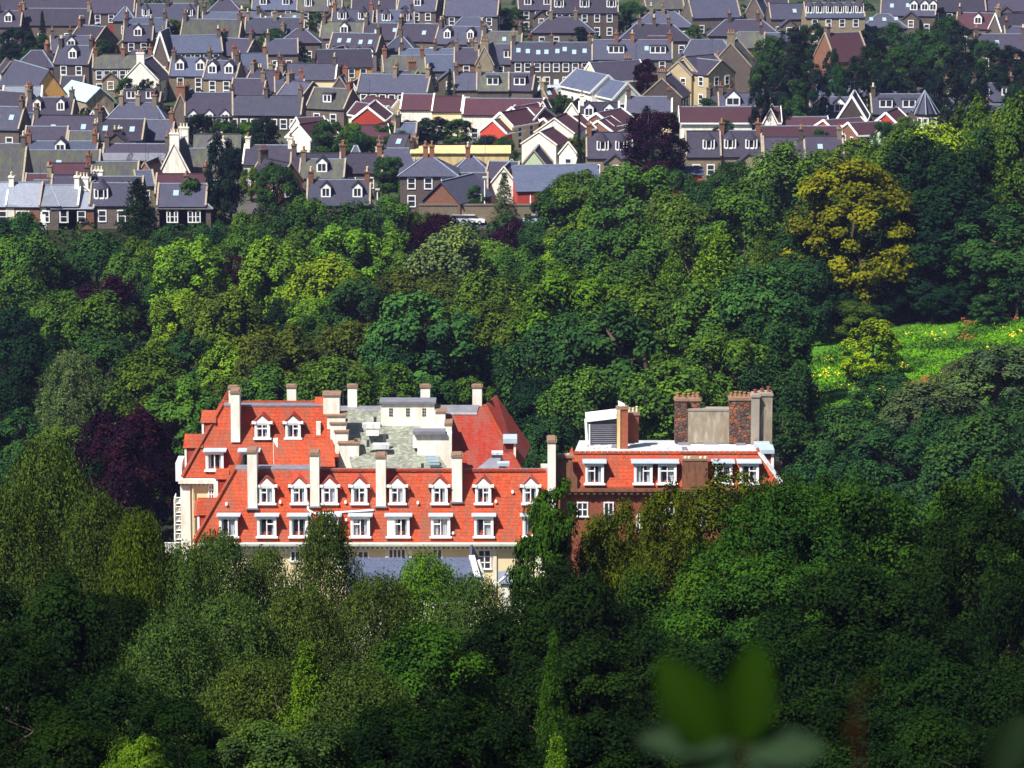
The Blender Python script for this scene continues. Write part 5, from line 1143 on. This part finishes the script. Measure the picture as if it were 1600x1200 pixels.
P_['bush'] = [crown_broad(140 + k, 46, 150, 0.06, zc=1.35, rz=1.45, lump=.2) for k in range(2)]
P_['birch'] = [crown_birch(160 + k, 420, 24, 0.030) for k in range(2)]
P_['conifer'] = [crown_tier(170 + k, 22, 13, 42, 0.045, droop=.28, taper=.9) for k in range(2)]
P_['pine'] = [crown_broad(180 + k, 50, 170, 0.05, zc=1.9, rz=.95, lump=.35, flat=.45, rcl=(.2, .34)) for k in range(2)]
P_['layer'] = [crown_broad(190, 110, 230, .034, zc=1.6, rz=1.4, lump=.16, flat=.6, rcl=(.17, .30))]
P_['larch'] = [crown_tier(195, 26, 14, 40, 0.034, droop=.02, taper=.75, spread=.12, flat=.7)]
P_['fbroad'] = [crown_broad(200 + k, 100, 460, 0.0205, lump=.4, flat=.6, rcl=(.13, .27)) for k in range(3)]
P_['foak'] = [crown_broad(220 + k, 150, 400, 0.0165, zc=1.6, rz=1.25, lump=.42, flat=.52, rcl=(.1, .22)) for k in range(2)]
P_['fbirch'] = [crown_birch(240 + k, 1250, 38, 0.0175) for k in range(3)]
P_['fconifer'] = [crown_tier(250, 34, 18, 80, 0.022, droop=.1, taper=.8, spread=.09, flat=.5)]
P_['fspire'] = [crown_broad(260, 110, 330, 0.026, zc=1.6, rz=1.45, lump=.42, flat=.42, rcl=(.11, .24))]
TRK = {'m': [trunk_mesh(300 + k) for k in range(3)], 'b': [trunk_mesh(310, 5, .05, 'bark_pale', 2.6)], 'c': [trunk_mesh(320, 3, .06, 'bark', 2.8)], 'f': [trunk_mesh(330 + k, 11, .06, 'bark', 2.3) for k in range(2)], 'fb': [trunk_mesh(340, 8, .03, 'bark', 2.6)]}
TK = {'broad': 'm', 'bush': 'm', 'birch': 'b', 'conifer': 'c', 'pine': 'm', 'layer': 'c', 'larch': 'c', 'fbroad': 'f', 'foak': 'f', 'fbirch': 'fb', 'fconifer': 'c', 'fspire': 'f'}
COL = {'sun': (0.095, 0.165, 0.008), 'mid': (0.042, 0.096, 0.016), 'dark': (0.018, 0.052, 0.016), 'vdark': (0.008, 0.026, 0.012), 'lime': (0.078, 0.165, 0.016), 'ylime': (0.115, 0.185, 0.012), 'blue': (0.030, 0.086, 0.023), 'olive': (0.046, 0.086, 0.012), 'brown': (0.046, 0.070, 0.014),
       'purple': (0.017, 0.005, 0.017), 'gold': (0.085, 0.100, 0.006), 'pale': (0.080, 0.135, 0.048), 'larch': (0.062, 0.125, 0.010), 'navy': (0.009, 0.022, 0.018), 'orange': (0.26, 0.065, 0.03), 'grey': (0.050, 0.082, 0.034), 'fg': (0.017, 0.046, 0.006), 'fgd': (0.006, 0.0165, 0.004), 'fgo': (0.040, 0.062, 0.006), 'fgb': (0.036, 0.064, 0.014), 'fgl': (0.052, 0.105, 0.010), 'bush': (0.016, 0.042, 0.014)}  # near-black foreground leaf green has the lower slope's shade painted in
CN = {'sun': 'bright yellow-topped', 'mid': 'mid green', 'dark': 'dark green', 'vdark': 'very dark green', 'lime': 'bright lime green', 'ylime': 'yellow-green', 'blue': 'blue-green', 'olive': 'olive green', 'brown': 'brownish green', 'purple': 'dark purple', 'gold': 'golden yellow', 'pale': 'pale grey-green', 'larch': 'light yellowish green', 'navy': 'blackish green', 'orange': 'orange-red', 'grey': 'greyish green', 'fg': 'dark green', 'fgd': 'shade-painted black green', 'fgo': 'olive-brown', 'fgb': 'dull green', 'fgl': 'fresh green', 'bush': 'deep green'}
KN = {'broad': ('broadleaf_tree', 'rounded broadleaf tree'), 'bush': ('leafy_bush', 'low leafy bush'), 'birch': ('birch_tree', 'feathery birch'), 'conifer': ('conifer_tree', 'pointed conifer'), 'pine': ('pine_tree', 'flat-topped pine'), 'layer': ('spreading_tree', 'layered spreading tree'), 'larch': ('larch_tree', 'soft larch'), 'fbroad': ('broadleaf_tree', 'foreground leafy tree'), 'foak': ('oak_tree', 'foreground spreading oak'), 'fbirch': ('birch_tree', 'foreground feathery birch'), 'fconifer': ('conifer_tree', 'foreground young conifer'), 'fspire': ('maple_tree', 'foreground maple')}
RT = random.Random(77)
def tree(px, py, w, col='mid', kind='broad', d=None, rng=(326, 600), desc=None, k=1.35, c0=1.5, h=None, group='trees of the wooded valley'):
    """px, py: top of the crown in the picture; w: crown width in the picture"""
    rd = ray(px, py)
    if h is not None and d is None:
        x, Y = solve(px, py, h); 
    elif d is None:
        best = None; Y = rng[0]
        while Y <= rng[1]:
            x, z = rd.x * Y / rd.y, CZ + rd.z * Y / rd.y; wm = w * Y / F
            e = abs((z - g(x, Y)) - (k * wm + c0))
            if best is None or e < best[0]: best = (e, Y)
            Y += 2
        Y = best[1]
    else: Y = d
    x, z = rd.x * Y / rd.y, CZ + rd.z * Y / rd.y
    if h is None: h = z - g(x, Y)
    if not 2 < h < 26: print('TREE', px, py, w, kind, 'h=%.1f d=%.0f' % (h, Y))
    h = max(3.0, h); wm = w * math.hypot(Y, CZ) / F * (1.14 if kind == 'broad' and Y < 585 else 1)
    nm, dn = KN[kind]
    e = empty(nm, (x, Y, g(x, Y)), RT.random() * 6.283); e.scale = (wm / 2, wm / 2, h / 3.0)
    tr_ = link('trunk', RT.choice(TRK[TK[kind]]), e)
    cr_ = link('crown', RT.choice(P_[kind]), e)
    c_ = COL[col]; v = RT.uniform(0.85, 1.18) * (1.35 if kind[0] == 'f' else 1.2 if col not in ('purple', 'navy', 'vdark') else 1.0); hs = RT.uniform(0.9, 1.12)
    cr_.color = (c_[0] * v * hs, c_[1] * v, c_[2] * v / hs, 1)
    item(e, 'shrub' if kind == 'bush' else 'tree', nm, desc or (CN[col] + ' ' + dn), px, py + w * 0.4, group)
    return e
TG = 'trees among the town houses'
def T(px, py, w, col='dark', kind='broad', h=None, desc=None):
    h = h or (w / 8.0 * 0.85 + 1.2 if not (560 < px < 800 and 180 < py < 216) else 5.2)
    return tree(px, py, w, col, kind, h=h, desc=desc, group=TG)
# in the town
for a in ((66, 17, 22, 'navy', 'conifer', 10), (28, 44, 66, 'navy'), (60, 56, 50, 'dark'), (14, 66, 50, 'navy'), (50, 74, 44, 'dark'), (70, 88, 30, 'dark', 'bush'), (200, 122, 44, 'dark', 'bush'), (230, 124, 40, 'navy', 'bush'), (275, 176, 40, 'dark'), (312, 178, 62, 'navy'), (350, 188, 60, 'dark'), (386, 192, 46, 'mid'), (240, 192, 50, 'brown', 'bush'), (428, 44, 48, 'dark'), (408, 8, 36, 'navy'), (496, 18, 34, 'dark'), (462, 64, 40, 'navy', 'bush'),
          (536, 99, 40, 'dark'), (664, 101, 26, 'olive'), (703, 108, 20, 'navy', 'conifer', 8), (688, 0, 52, 'navy'), (738, 0, 46, 'dark'), (796, 12, 52, 'dark'), (770, 30, 30, 'navy'), (855, 4, 26, 'dark'), (945, 73, 50, 'mid'), (412, 183, 66, 'navy'), (388, 190, 40, 'dark'), (512, 188, 60, 'dark'), (548, 192, 56, 'mid'), (600, 194, 60, 'dark'), (640, 188, 60, 'navy'), (678, 184, 66, 'navy'), (716, 186, 60, 'dark'), (756, 212, 60, 'navy'), (790, 214, 40, 'dark'), (580, 212, 44, 'dark'), (560, 205, 50, 'dark'), (620, 204, 56, 'dark'),
          (607, 244, 58, 'dark'), (638, 272, 36, 'mid'), (434, 268, 78, 'dark'), (372, 232, 34, 'navy'), (392, 262, 40, 'olive'), (300, 330, 56, 'dark', 'bush'), (335, 326, 44, 'brown', 'bush'), (788, 306, 48, 'grey', 'conifer', 8), (900, 212, 44, 'brown'), (905, 176, 12, 'navy', 'conifer', 11), (878, 148, 54, 'dark'), (1132, 188, 40, 'dark', 'bush'), (1192, 190, 30, 'brown', 'bush'), (1102, 154, 50, 'dark', 'bush'), (1142, 160, 34, 'mid', 'bush'), (1010, 166, 66, 'navy', 'conifer', 10), (1240, 150, 60, 'dark'), (1222, 172, 44, 'navy', 'bush'), (1385, 190, 56, 'dark'), (1418, 182, 50, 'mid'), (1280, 202, 46, 'dark', 'bush'), (570, 290, 30, 'dark', 'bush'), (745, 290, 40, 'dark', 'bush'), (980, 62, 20, 'dark', 'bush'),
          (840, 44, 30, 'dark', 'bush'), (905, 42, 34, 'navy', 'bush'), (1085, 38, 30, 'mid', 'bush'), (1150, 22, 30, 'dark', 'bush'), (840, 22, 24, 'olive', 'bush'), (985, 2, 60, 'dark'), (1040, 0, 40, 'mid'), (160, 62, 40, 'dark', 'bush'), (178, 70, 40, 'navy', 'bush'), (232, 60, 30, 'navy', 'conifer', 8), (340, 72, 40, 'dark', 'bush'), (272, 30, 46, 'brown', 'bush')): T(*a)
T(1021, 174, 106, 'purple', 'broad', 13.5, '!large round copper beech among the houses'); T(1010, 93, 48, 'purple', 'broad', 8, '!small purple-leaved tree left of the cream flats'); T(520, 250, 36, 'orange', 'broad', 5, '!small orange-red leaved tree by the slate cottages')
tree(215, 280, 112, 'vdark', 'conifer', rng=(540, 600), k=1.1, desc='!big dark spruce with drooping tiers in front of the slate roofs'); tree(346, 234, 56, 'navy', 'pine', h=14, group=TG, desc='!tall dark yew beside the white-chimneyed cottage'); tree(360, 250, 52, 'navy', 'broad', h=12, group=TG)
# dark pine wood beyond the houses at upper right
for (px, py, w) in ((1200, 56, 64), (1232, 44, 66), (1268, 36, 60), (1190, 92, 50), (1228, 84, 70), (1268, 96, 60), (1352, 42, 66), (1392, 36, 60), (1432, 46, 70), (1478, 24, 62), (1510, 40, 62), (1545, 62, 60), (1582, 72, 60), (1362, 72, 70), (1412, 74, 76), (1462, 66, 72), (1500, 80, 66), (1340, 100, 56), (1382, 104, 60), (1430, 100, 70), (1474, 104, 66), (1520, 106, 60), (1562, 104, 60), (1598, 96, 50), (1300, 76, 34), (1308, 100, 46), (1250, 124, 56), (1272, 110, 50), (1330, 60, 40), (1210, 118, 56), (1190, 124, 40), (1590, 130, 60), (1528, 128, 40)):
    tree(px, py, w, RT.choice(['navy', 'vdark', 'navy', 'dark']), 'pine', h=9 + RT.random() * 3, group='trees of the dark wood beyond the town')
# the wooded valley, far to near
W = [(26, 333, 92, 'dark'), (40, 366, 120, 'mid'), (150, 362, 106, 'dark'), (212, 372, 84, 'olive'), (292, 374, 124, 'lime'), (340, 384, 80, 'mid'), (452, 322, 112, 'dark'), (388, 330, 76, 'mid'), (330, 348, 76, 'dark'), (482, 308, 74, 'mid'), (546, 318, 112, 'dark'), (612, 306, 74, 'mid'), (655, 330, 50, 'olive'), (900, 268, 114, 'mid'), (988, 256, 146, 'mid'), (868, 296, 90, 'dark'), (1050, 262, 80, 'dark'),
     (892, 350, 96, 'lime'), (600, 358, 84, 'lime'), (540, 352, 114, 'lime'), (470, 356, 104, 'mid'), (430, 372, 124, 'lime'), (508, 398, 118, 'ylime'), (380, 352, 90, 'mid'), (260, 352, 60, 'dark'), (100, 400, 90, 'dark'), (200, 396, 90, 'mid'), (620, 392, 80, 'mid'), (770, 375, 80, 'lime'), (835, 352, 70, 'dark'), (800, 390, 100, 'mid'),
     (22, 418, 100, 'mid'), (86, 455, 110, 'mid'), (156, 456, 134, 'mid'), (238, 432, 70, 'dark'), (278, 456, 104, 'ylime'), (346, 450, 116, 'olive'), (424, 436, 74, 'lime'), (450, 468, 70, 'vdark'), (486, 464, 80, 'lime'), (560, 436, 118, 'dark'), (690, 430, 100, 'brown'), (620, 424, 110, 'brown'), (764, 424, 130, 'olive'), (840, 405, 130, 'mid'), (900, 424, 180, 'larch'), (1000, 346, 126, 'mid'), (924, 356, 134, 'blue'), (1064, 300, 124, 'olive'), (960, 400, 130, 'mid'),
     (1165, 288, 126, 'mid'), (1240, 226, 142, 'mid'), (1330, 218, 110, 'olive'), (1300, 190 + 45, 80, 'olive'), (1140, 252, 90, 'dark'), (1100, 280, 80, 'dark'), (1210, 280, 90, 'dark'),
     (1180, 418, 172, 'blue'), (1100, 446, 160, 'mid'), (1210, 494, 140, 'dark'), (1010, 440, 160, 'olive'), (960, 476, 190, 'dark'), (860, 490, 150, 'dark'), (800, 470, 130, 'olive'), (744, 474, 124, 'olive'), (612, 526, 126, 'blue'), (700, 556, 96, 'lime'), (430, 512, 146, 'brown'), (352, 536, 112, 'lime'), (540, 500, 120, 'brown'), (480, 500, 100, 'dark'), (232, 546, 144, 'olive'), (160, 520, 110, 'dark'), (60, 520, 120, 'vdark'), (20, 480, 100, 'vdark'), (290, 520, 110, 'dark'), (380, 480, 90, 'mid'),
     (30, 640, 96, 'dark'), (92, 664, 92, 'olive'), (286, 588, 144, 'mid'), (520, 556, 146, 'mid'), (420, 572, 120, 'mid'), (350, 590, 100, 'olive'), (600, 570, 110, 'mid'), (900, 574, 134, 'mid'), (836, 590, 104, 'vdark'), (770, 540, 110, 'dark'), (680, 590, 90, 'dark'), (1050, 566, 188, 'mid'), (960, 590, 110, 'mid'), (1140, 520, 150, 'mid'), (1222, 556, 126, 'dark'), (1228, 640, 112, 'dark'), (770, 640, 90, 'dark'), (850, 650, 90, 'dark'), (1010, 640, 90, 'mid'), (450, 600, 90, 'mid'), (230, 620, 100, 'olive'), (10, 590, 90, 'vdark'), (130, 700, 80, 'dark'), (40, 700, 90, 'dark'), (740, 590, 80, 'mid')]
for a in W: tree(*a)
tree(1120, 362, 190, 'larch', 'larch'); tree(1050, 400, 130, 'larch', 'larch'); tree(1190, 366, 100, 'olive', 'larch')
tree(694, 352, 134, 'pale', 'broad', desc='!tall pale bluish green rounded tree below the brown barn'); tree(660, 456, 178, 'blue', 'broad', desc='!rounded blue-green tree in the middle of the wood')
for a in ((682, 334, 96, 'purple'), (726, 374, 60, 'purple'), (802, 342, 72, 'purple'), (158, 430, 120, 'purple')): tree(*a)
tree(374, 400, 84, 'purple', desc='!dark purple hedge tree among lime green trees on the left'); tree(196, 640, 146, 'purple', desc='!dark purple tree beside the hotel'); tree(250, 700, 70, 'purple'); tree(160, 690, 80, 'purple', desc='low dark purple tree')
tree(112, 546, 116, 'pale', 'birch', desc='!pale grey-green birch left of the hotel'); tree(80, 590, 70, 'pale', 'birch')
# the wooded hill on the right
HG = 'trees of the hill on the right'
def Hh(px, py, w, col, kind='broad', d=460, desc=None): return tree(px, py, w, col, kind, d=d, desc=desc, group=HG)
Hh(1332, 250, 215, 'gold', 'layer', 452, '!golden yellow layered tree on the hillside'); 
for a in ((1470, 190, 120, 'ylime', 'broad', 486), (1440, 214, 170, 'vdark', 'broad', 470), (1500, 230, 160, 'vdark', 'broad', 462), (1560, 168, 130, 'olive', 'broad', 500), (1600, 150, 110, 'olive', 'broad', 480), (1590, 250, 120, 'olive', 'broad', 462), (1560, 322, 150, 'dark', 'broad', 447), (1480, 290, 180, 'vdark', 'broad', 452), (1430, 330, 130, 'vdark', 'broad', 456), (1420, 400, 120, 'vdark', 'broad', 450), (1510, 400, 130, 'vdark', 'broad', 450), (1595, 380, 110, 'dark', 'broad', 444), (1530, 200, 110, 'dark', 'broad', 490), (1400, 200, 110, 'olive', 'broad', 490), (1270, 310, 120, 'dark', 'broad', 455), (1250, 400, 110, 'dark', 'broad', 440), (1330, 470, 90, 'olive', 'broad', 440), (1370, 440, 90, 'vdark', 'broad', 448), (1290, 420, 80, 'vdark', 'broad', 448), (1460, 440, 90, 'vdark', 'broad', 446), (1545, 460, 70, 'dark', 'bush', 441), (1590, 440, 80, 'dark', 'bush', 440), (1520, 150, 80, 'olive', 'broad', 520), (1350, 230, 80, 'mid', 'broad', 500),
          (1362, 498, 100, 'sun', 'bush', 402), (1386, 584, 104, 'dark', 'broad', 376), (1330, 630, 130, 'dark', 'broad', 352), (1450, 596, 150, 'grey', 'broad', 368), (1562, 540, 150, 'grey', 'broad', 374), (1400, 672, 160, 'dark', 'broad', 345), (1540, 640, 160, 'dark', 'broad', 345), (1290, 690, 120, 'dark', 'broad', 335), (1500, 690, 180, 'dark', 'broad', 330), (1595, 620, 120, 'dark', 'broad', 355), (1250, 720, 110, 'dark', 'broad', 330), (1500, 560, 90, 'grey', 'broad', 378), (1420, 630, 110, 'grey', 'broad', 362), (1590, 570, 90, 'dark', 'broad', 378), (1595, 700, 130, 'dark', 'broad', 335), (1480, 640, 120, 'dark', 'broad', 352), (1340, 720, 110, 'dark', 'broad', 325)): Hh(*a)
# foreground slope below the camera
FG = 'trees of the dark foreground slope'
def Fg(px, py, w, col, kind, d, desc=None): return tree(px, py, w, col, kind, d=d, desc=desc, group=FG)
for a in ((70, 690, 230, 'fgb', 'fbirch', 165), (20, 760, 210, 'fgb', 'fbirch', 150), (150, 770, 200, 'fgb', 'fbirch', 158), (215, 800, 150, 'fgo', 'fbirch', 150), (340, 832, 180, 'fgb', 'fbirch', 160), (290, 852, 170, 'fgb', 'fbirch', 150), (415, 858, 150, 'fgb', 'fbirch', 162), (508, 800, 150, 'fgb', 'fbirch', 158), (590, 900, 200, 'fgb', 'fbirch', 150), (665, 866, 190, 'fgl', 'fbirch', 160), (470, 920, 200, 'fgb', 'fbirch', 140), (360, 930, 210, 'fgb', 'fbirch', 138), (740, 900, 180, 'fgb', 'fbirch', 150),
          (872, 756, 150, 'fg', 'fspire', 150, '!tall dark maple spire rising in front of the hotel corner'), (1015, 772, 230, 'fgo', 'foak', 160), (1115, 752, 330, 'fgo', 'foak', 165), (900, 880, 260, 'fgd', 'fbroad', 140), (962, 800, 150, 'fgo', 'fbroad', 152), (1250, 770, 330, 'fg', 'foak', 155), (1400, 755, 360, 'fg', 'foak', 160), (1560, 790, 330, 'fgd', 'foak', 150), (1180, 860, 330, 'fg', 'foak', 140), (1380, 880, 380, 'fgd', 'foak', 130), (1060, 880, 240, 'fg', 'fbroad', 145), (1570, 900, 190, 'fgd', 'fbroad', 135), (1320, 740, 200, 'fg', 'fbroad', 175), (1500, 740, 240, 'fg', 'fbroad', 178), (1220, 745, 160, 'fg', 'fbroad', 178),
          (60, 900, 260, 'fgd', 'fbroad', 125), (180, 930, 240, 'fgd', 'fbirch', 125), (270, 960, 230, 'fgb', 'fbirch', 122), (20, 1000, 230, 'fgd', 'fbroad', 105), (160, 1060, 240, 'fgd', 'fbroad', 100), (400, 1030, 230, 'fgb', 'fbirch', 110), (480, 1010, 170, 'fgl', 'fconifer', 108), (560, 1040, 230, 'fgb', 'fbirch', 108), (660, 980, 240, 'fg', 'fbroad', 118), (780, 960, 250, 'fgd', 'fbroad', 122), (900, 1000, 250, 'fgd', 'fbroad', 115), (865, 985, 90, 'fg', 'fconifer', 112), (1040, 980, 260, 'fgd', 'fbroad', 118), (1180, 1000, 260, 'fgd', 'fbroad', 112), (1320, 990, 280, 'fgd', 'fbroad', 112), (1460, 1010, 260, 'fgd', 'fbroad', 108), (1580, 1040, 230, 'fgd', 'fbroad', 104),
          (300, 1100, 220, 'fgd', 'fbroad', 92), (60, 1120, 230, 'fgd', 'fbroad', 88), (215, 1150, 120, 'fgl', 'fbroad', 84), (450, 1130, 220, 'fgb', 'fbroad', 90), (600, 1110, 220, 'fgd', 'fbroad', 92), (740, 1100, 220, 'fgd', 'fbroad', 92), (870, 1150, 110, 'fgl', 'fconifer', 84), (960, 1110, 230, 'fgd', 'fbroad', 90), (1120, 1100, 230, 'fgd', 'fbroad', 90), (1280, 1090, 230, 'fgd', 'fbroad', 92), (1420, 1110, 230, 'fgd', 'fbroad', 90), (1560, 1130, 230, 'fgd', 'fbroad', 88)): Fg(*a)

# ------------------------------------------------------------------ grass slope details
r = NR(9); P = []; N = []
while len(P) < 26000:
    x, y = r.uniform(28, 62), r.uniform(374, 446); P.append((x, y, g(x, y) + 0.10)); N.append((r.normal(), r.normal(), 0.8))
P = np.array(P); gm = leaf_mesh('grass', P, np.array(N), r.uniform(.12, .34, len(P)), np.clip(.5 + .5 * np.sin(P[:, 0] * .45 + np.sin(P[:, 1] * .21) * 2) * .8 + r.normal(size=len(P)) * .18, 0, 1), 5, .35)
go = link('grass', gm); go.color = (0.070, 0.19, 0.014, 1); tag(go, 'bright green grass covering the sloping meadow', 'grass', kind='stuff')
P = []
for k in range(60):
    x, y = r.uniform(30, 60), r.uniform(378, 440)
    for q in range(r.randint(6, 16)): P.append((x + r.normal() * .35, y + r.normal() * .8, g(x, y) + r.uniform(.25, .75)))
P = np.array(P); fm_ = leaf_mesh('yellow_flowers', P, r.normal(size=(len(P), 3)) + np.array([0, -.5, 1]), r.uniform(.06, .13, len(P)), r.rand(len(P)), 6, .9); fm_.materials.clear(); fm_.materials.append(M['flower'])
tag(link('yellow_flowers', fm_), 'scattered yellow wild flowers over the meadow', 'flowers', kind='stuff')
P = []
for (x, y) in ((42.5, 392), (43.5, 394), (51.5, 428), (40.5, 390), (58, 441), (53, 440)):
    for q in range(40): P.append((x + r.normal() * .5, y + r.normal() * .9, g(x, y) + r.uniform(.1, .8)))
P = np.array(P); fm_ = leaf_mesh('bracken', P, r.normal(size=(len(P), 3)) + np.array([0, -.5, 1]), r.uniform(.12, .26, len(P)), r.rand(len(P)), 7, .4); fm_.materials.clear(); fm_.materials.append(M['bracken'])
tag(link('bracken', fm_), 'rust brown bracken patches in the meadow grass', 'bracken', kind='stuff')

# undergrowth on the woodland floor
def undergrowth(n, x0, x1, y0, y1, hmax, ls, colr, seed, label, ok=lambda x, y: True):
    r = NR(seed); P = []; N = []
    while len(P) < n:
        cx, cy = r.uniform(x0, x1), r.uniform(y0, y1)
        if not ok(cx, cy): continue
        hh = hmax * r.uniform(.4, 1); rr = hh * .8
        for k in range(60):
            q = r.normal(size=3); q /= np.linalg.norm(q); q[2] = abs(q[2])
            P.append((cx + q[0] * rr, cy + q[1] * rr, g(cx, cy) + q[2] * hh)); N.append(q + r.normal(size=3) * .4)
    P = np.array(P); me = leaf_mesh('undergrowth', P, np.array(N), ls * r.uniform(.6, 1.4, len(P)), r.rand(len(P)), seed)
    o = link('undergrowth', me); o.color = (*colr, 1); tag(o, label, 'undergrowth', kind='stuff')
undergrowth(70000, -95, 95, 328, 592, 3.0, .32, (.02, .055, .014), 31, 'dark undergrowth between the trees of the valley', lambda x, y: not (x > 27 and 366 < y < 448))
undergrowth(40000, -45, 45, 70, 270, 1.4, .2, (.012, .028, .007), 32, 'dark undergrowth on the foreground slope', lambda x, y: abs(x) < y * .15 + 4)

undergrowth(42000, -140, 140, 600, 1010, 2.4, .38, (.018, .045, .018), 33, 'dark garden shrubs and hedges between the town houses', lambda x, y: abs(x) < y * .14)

# ------------------------------------------------------------------ out of focus leaves right before the camera
def leaf(par, base, tip, wd, nrm, colr, curl=.12):
    base, tip = Vector(base), Vector(tip); ax = tip - base; L = ax.length; ax.normalize(); sd = ax.cross(Vector(nrm)).normalized(); nn = sd.cross(ax).normalized()
    mb = MB(); n = 9
    for i in range(n + 1):
        f = i / n; hw = wd / 2 * (math.sin(math.pi * min(1, f * .93 + .05)) ** .75) if 0 < i < n else wd * .03
        c_ = base + ax * L * f + nn * (-curl * L * f * f)
        mb.v += [tuple(c_ - sd * hw + nn * hw * .25), tuple(c_), tuple(c_ + sd * hw + nn * hw * .25)]
    for i in range(n): k = i * 3; mb.f += [(k, k + 1, k + 4, k + 3), (k + 1, k + 2, k + 5, k + 4)]
    o = mb.build('leaf', 'leaf', par); o.color = (*colr, 1)
    for p in o.data.polygons: p.use_smooth = True
    at = o.data.attributes.new('tint', 'FLOAT', 'POINT'); at.data.foreach_set('value', [.38 + .2 * (k % 3 == 1) for k in range(len(o.data.vertices))])
    return o
def sprig(name, stem_px, d, label, leaves, colr, stemtop):
    x, Y = XZ(stem_px, 1180, d)[0], d
    rt = empty(name, (0, 0, 0)); tag(rt, label, 'plant')
    zg = g(x, Y); top = U(stem_px, stemtop, d)
    MB().tube((x + .05, Y, zg), U(stem_px + 4, 1230, d), .003, .002, 8).tube(U(stem_px + 4, 1230, d), top, .0014, .001, 8).build('stem', 'stem_red', rt)
    for (b0, b1, t0, t1, wpx, nr, cc) in leaves: leaf(rt, U(b0, b1, d), U(t0, t1, d - .01), wpx * d / F, nr, cc)
    recentre(rt, (x + .05, Y, zg))
gA, gB = (.016, .042, .004), (.022, .042, .022)
sprig('leafy_sprig', 1160, 2.7, 'blurred leafy sprig with two upright green leaves close to the camera', [(1124, 1172, 1036, 1032, 98, (0.1, -1, .3), gA), (1158, 1165, 1182, 1010, 88, (0, -1, .2), gA), (1150, 1165, 998, 1150, 60, (0, -1, .8), gB), (1165, 1175, 1290, 1165, 70, (0, -1, .8), gB), (1150, 1180, 1060, 1215, 70, (0, -1, .8), gB), (1165, 1190, 1250, 1225, 60, (0, -1, .8), gB)], gA, 1140)
sprig('budding_stem', 1340, 2.4, 'blurred thin red-brown stem with a small bud near the camera', [(1352, 1085, 1360, 1058, 20, (0, -1, 0), (.06, .012, .006)), (1335, 1160, 1326, 1130, 20, (0, -1, 0), (.10, .035, .008))], gA, 1070)
sprig('edge_sprig', 1575, 2.6, 'blurred green leaf at the bottom right corner close to the camera', [(1548, 1215, 1600, 1120, 70, (.3, -1, .3), gB)], gA, 1205)

write_labels()

# ------------------------------------------------------------------ air
HZ = 0.00006
mh = bpy.data.materials.new('haze'); mh.use_nodes = True
t = mh.node_tree; t.nodes.remove(t.nodes['Principled BSDF'])
pv = t.nodes.new('ShaderNodeVolumePrincipled'); pv.inputs['Color'].default_value = (0.42, 0.47, 1.0, 1); pv.inputs['Density'].default_value = HZ; pv.inputs['Anisotropy'].default_value = 0.0
t.links.new(pv.outputs[0], t.nodes['Material Output'].inputs['Volume'])
M['haze'] = mh
hz = MB().box(-3100, 3100, -420, 4050, -8, 235).build('haze', 'haze'); tag(hz, 'thin bluish air over the valley and town', 'haze', kind='stuff')
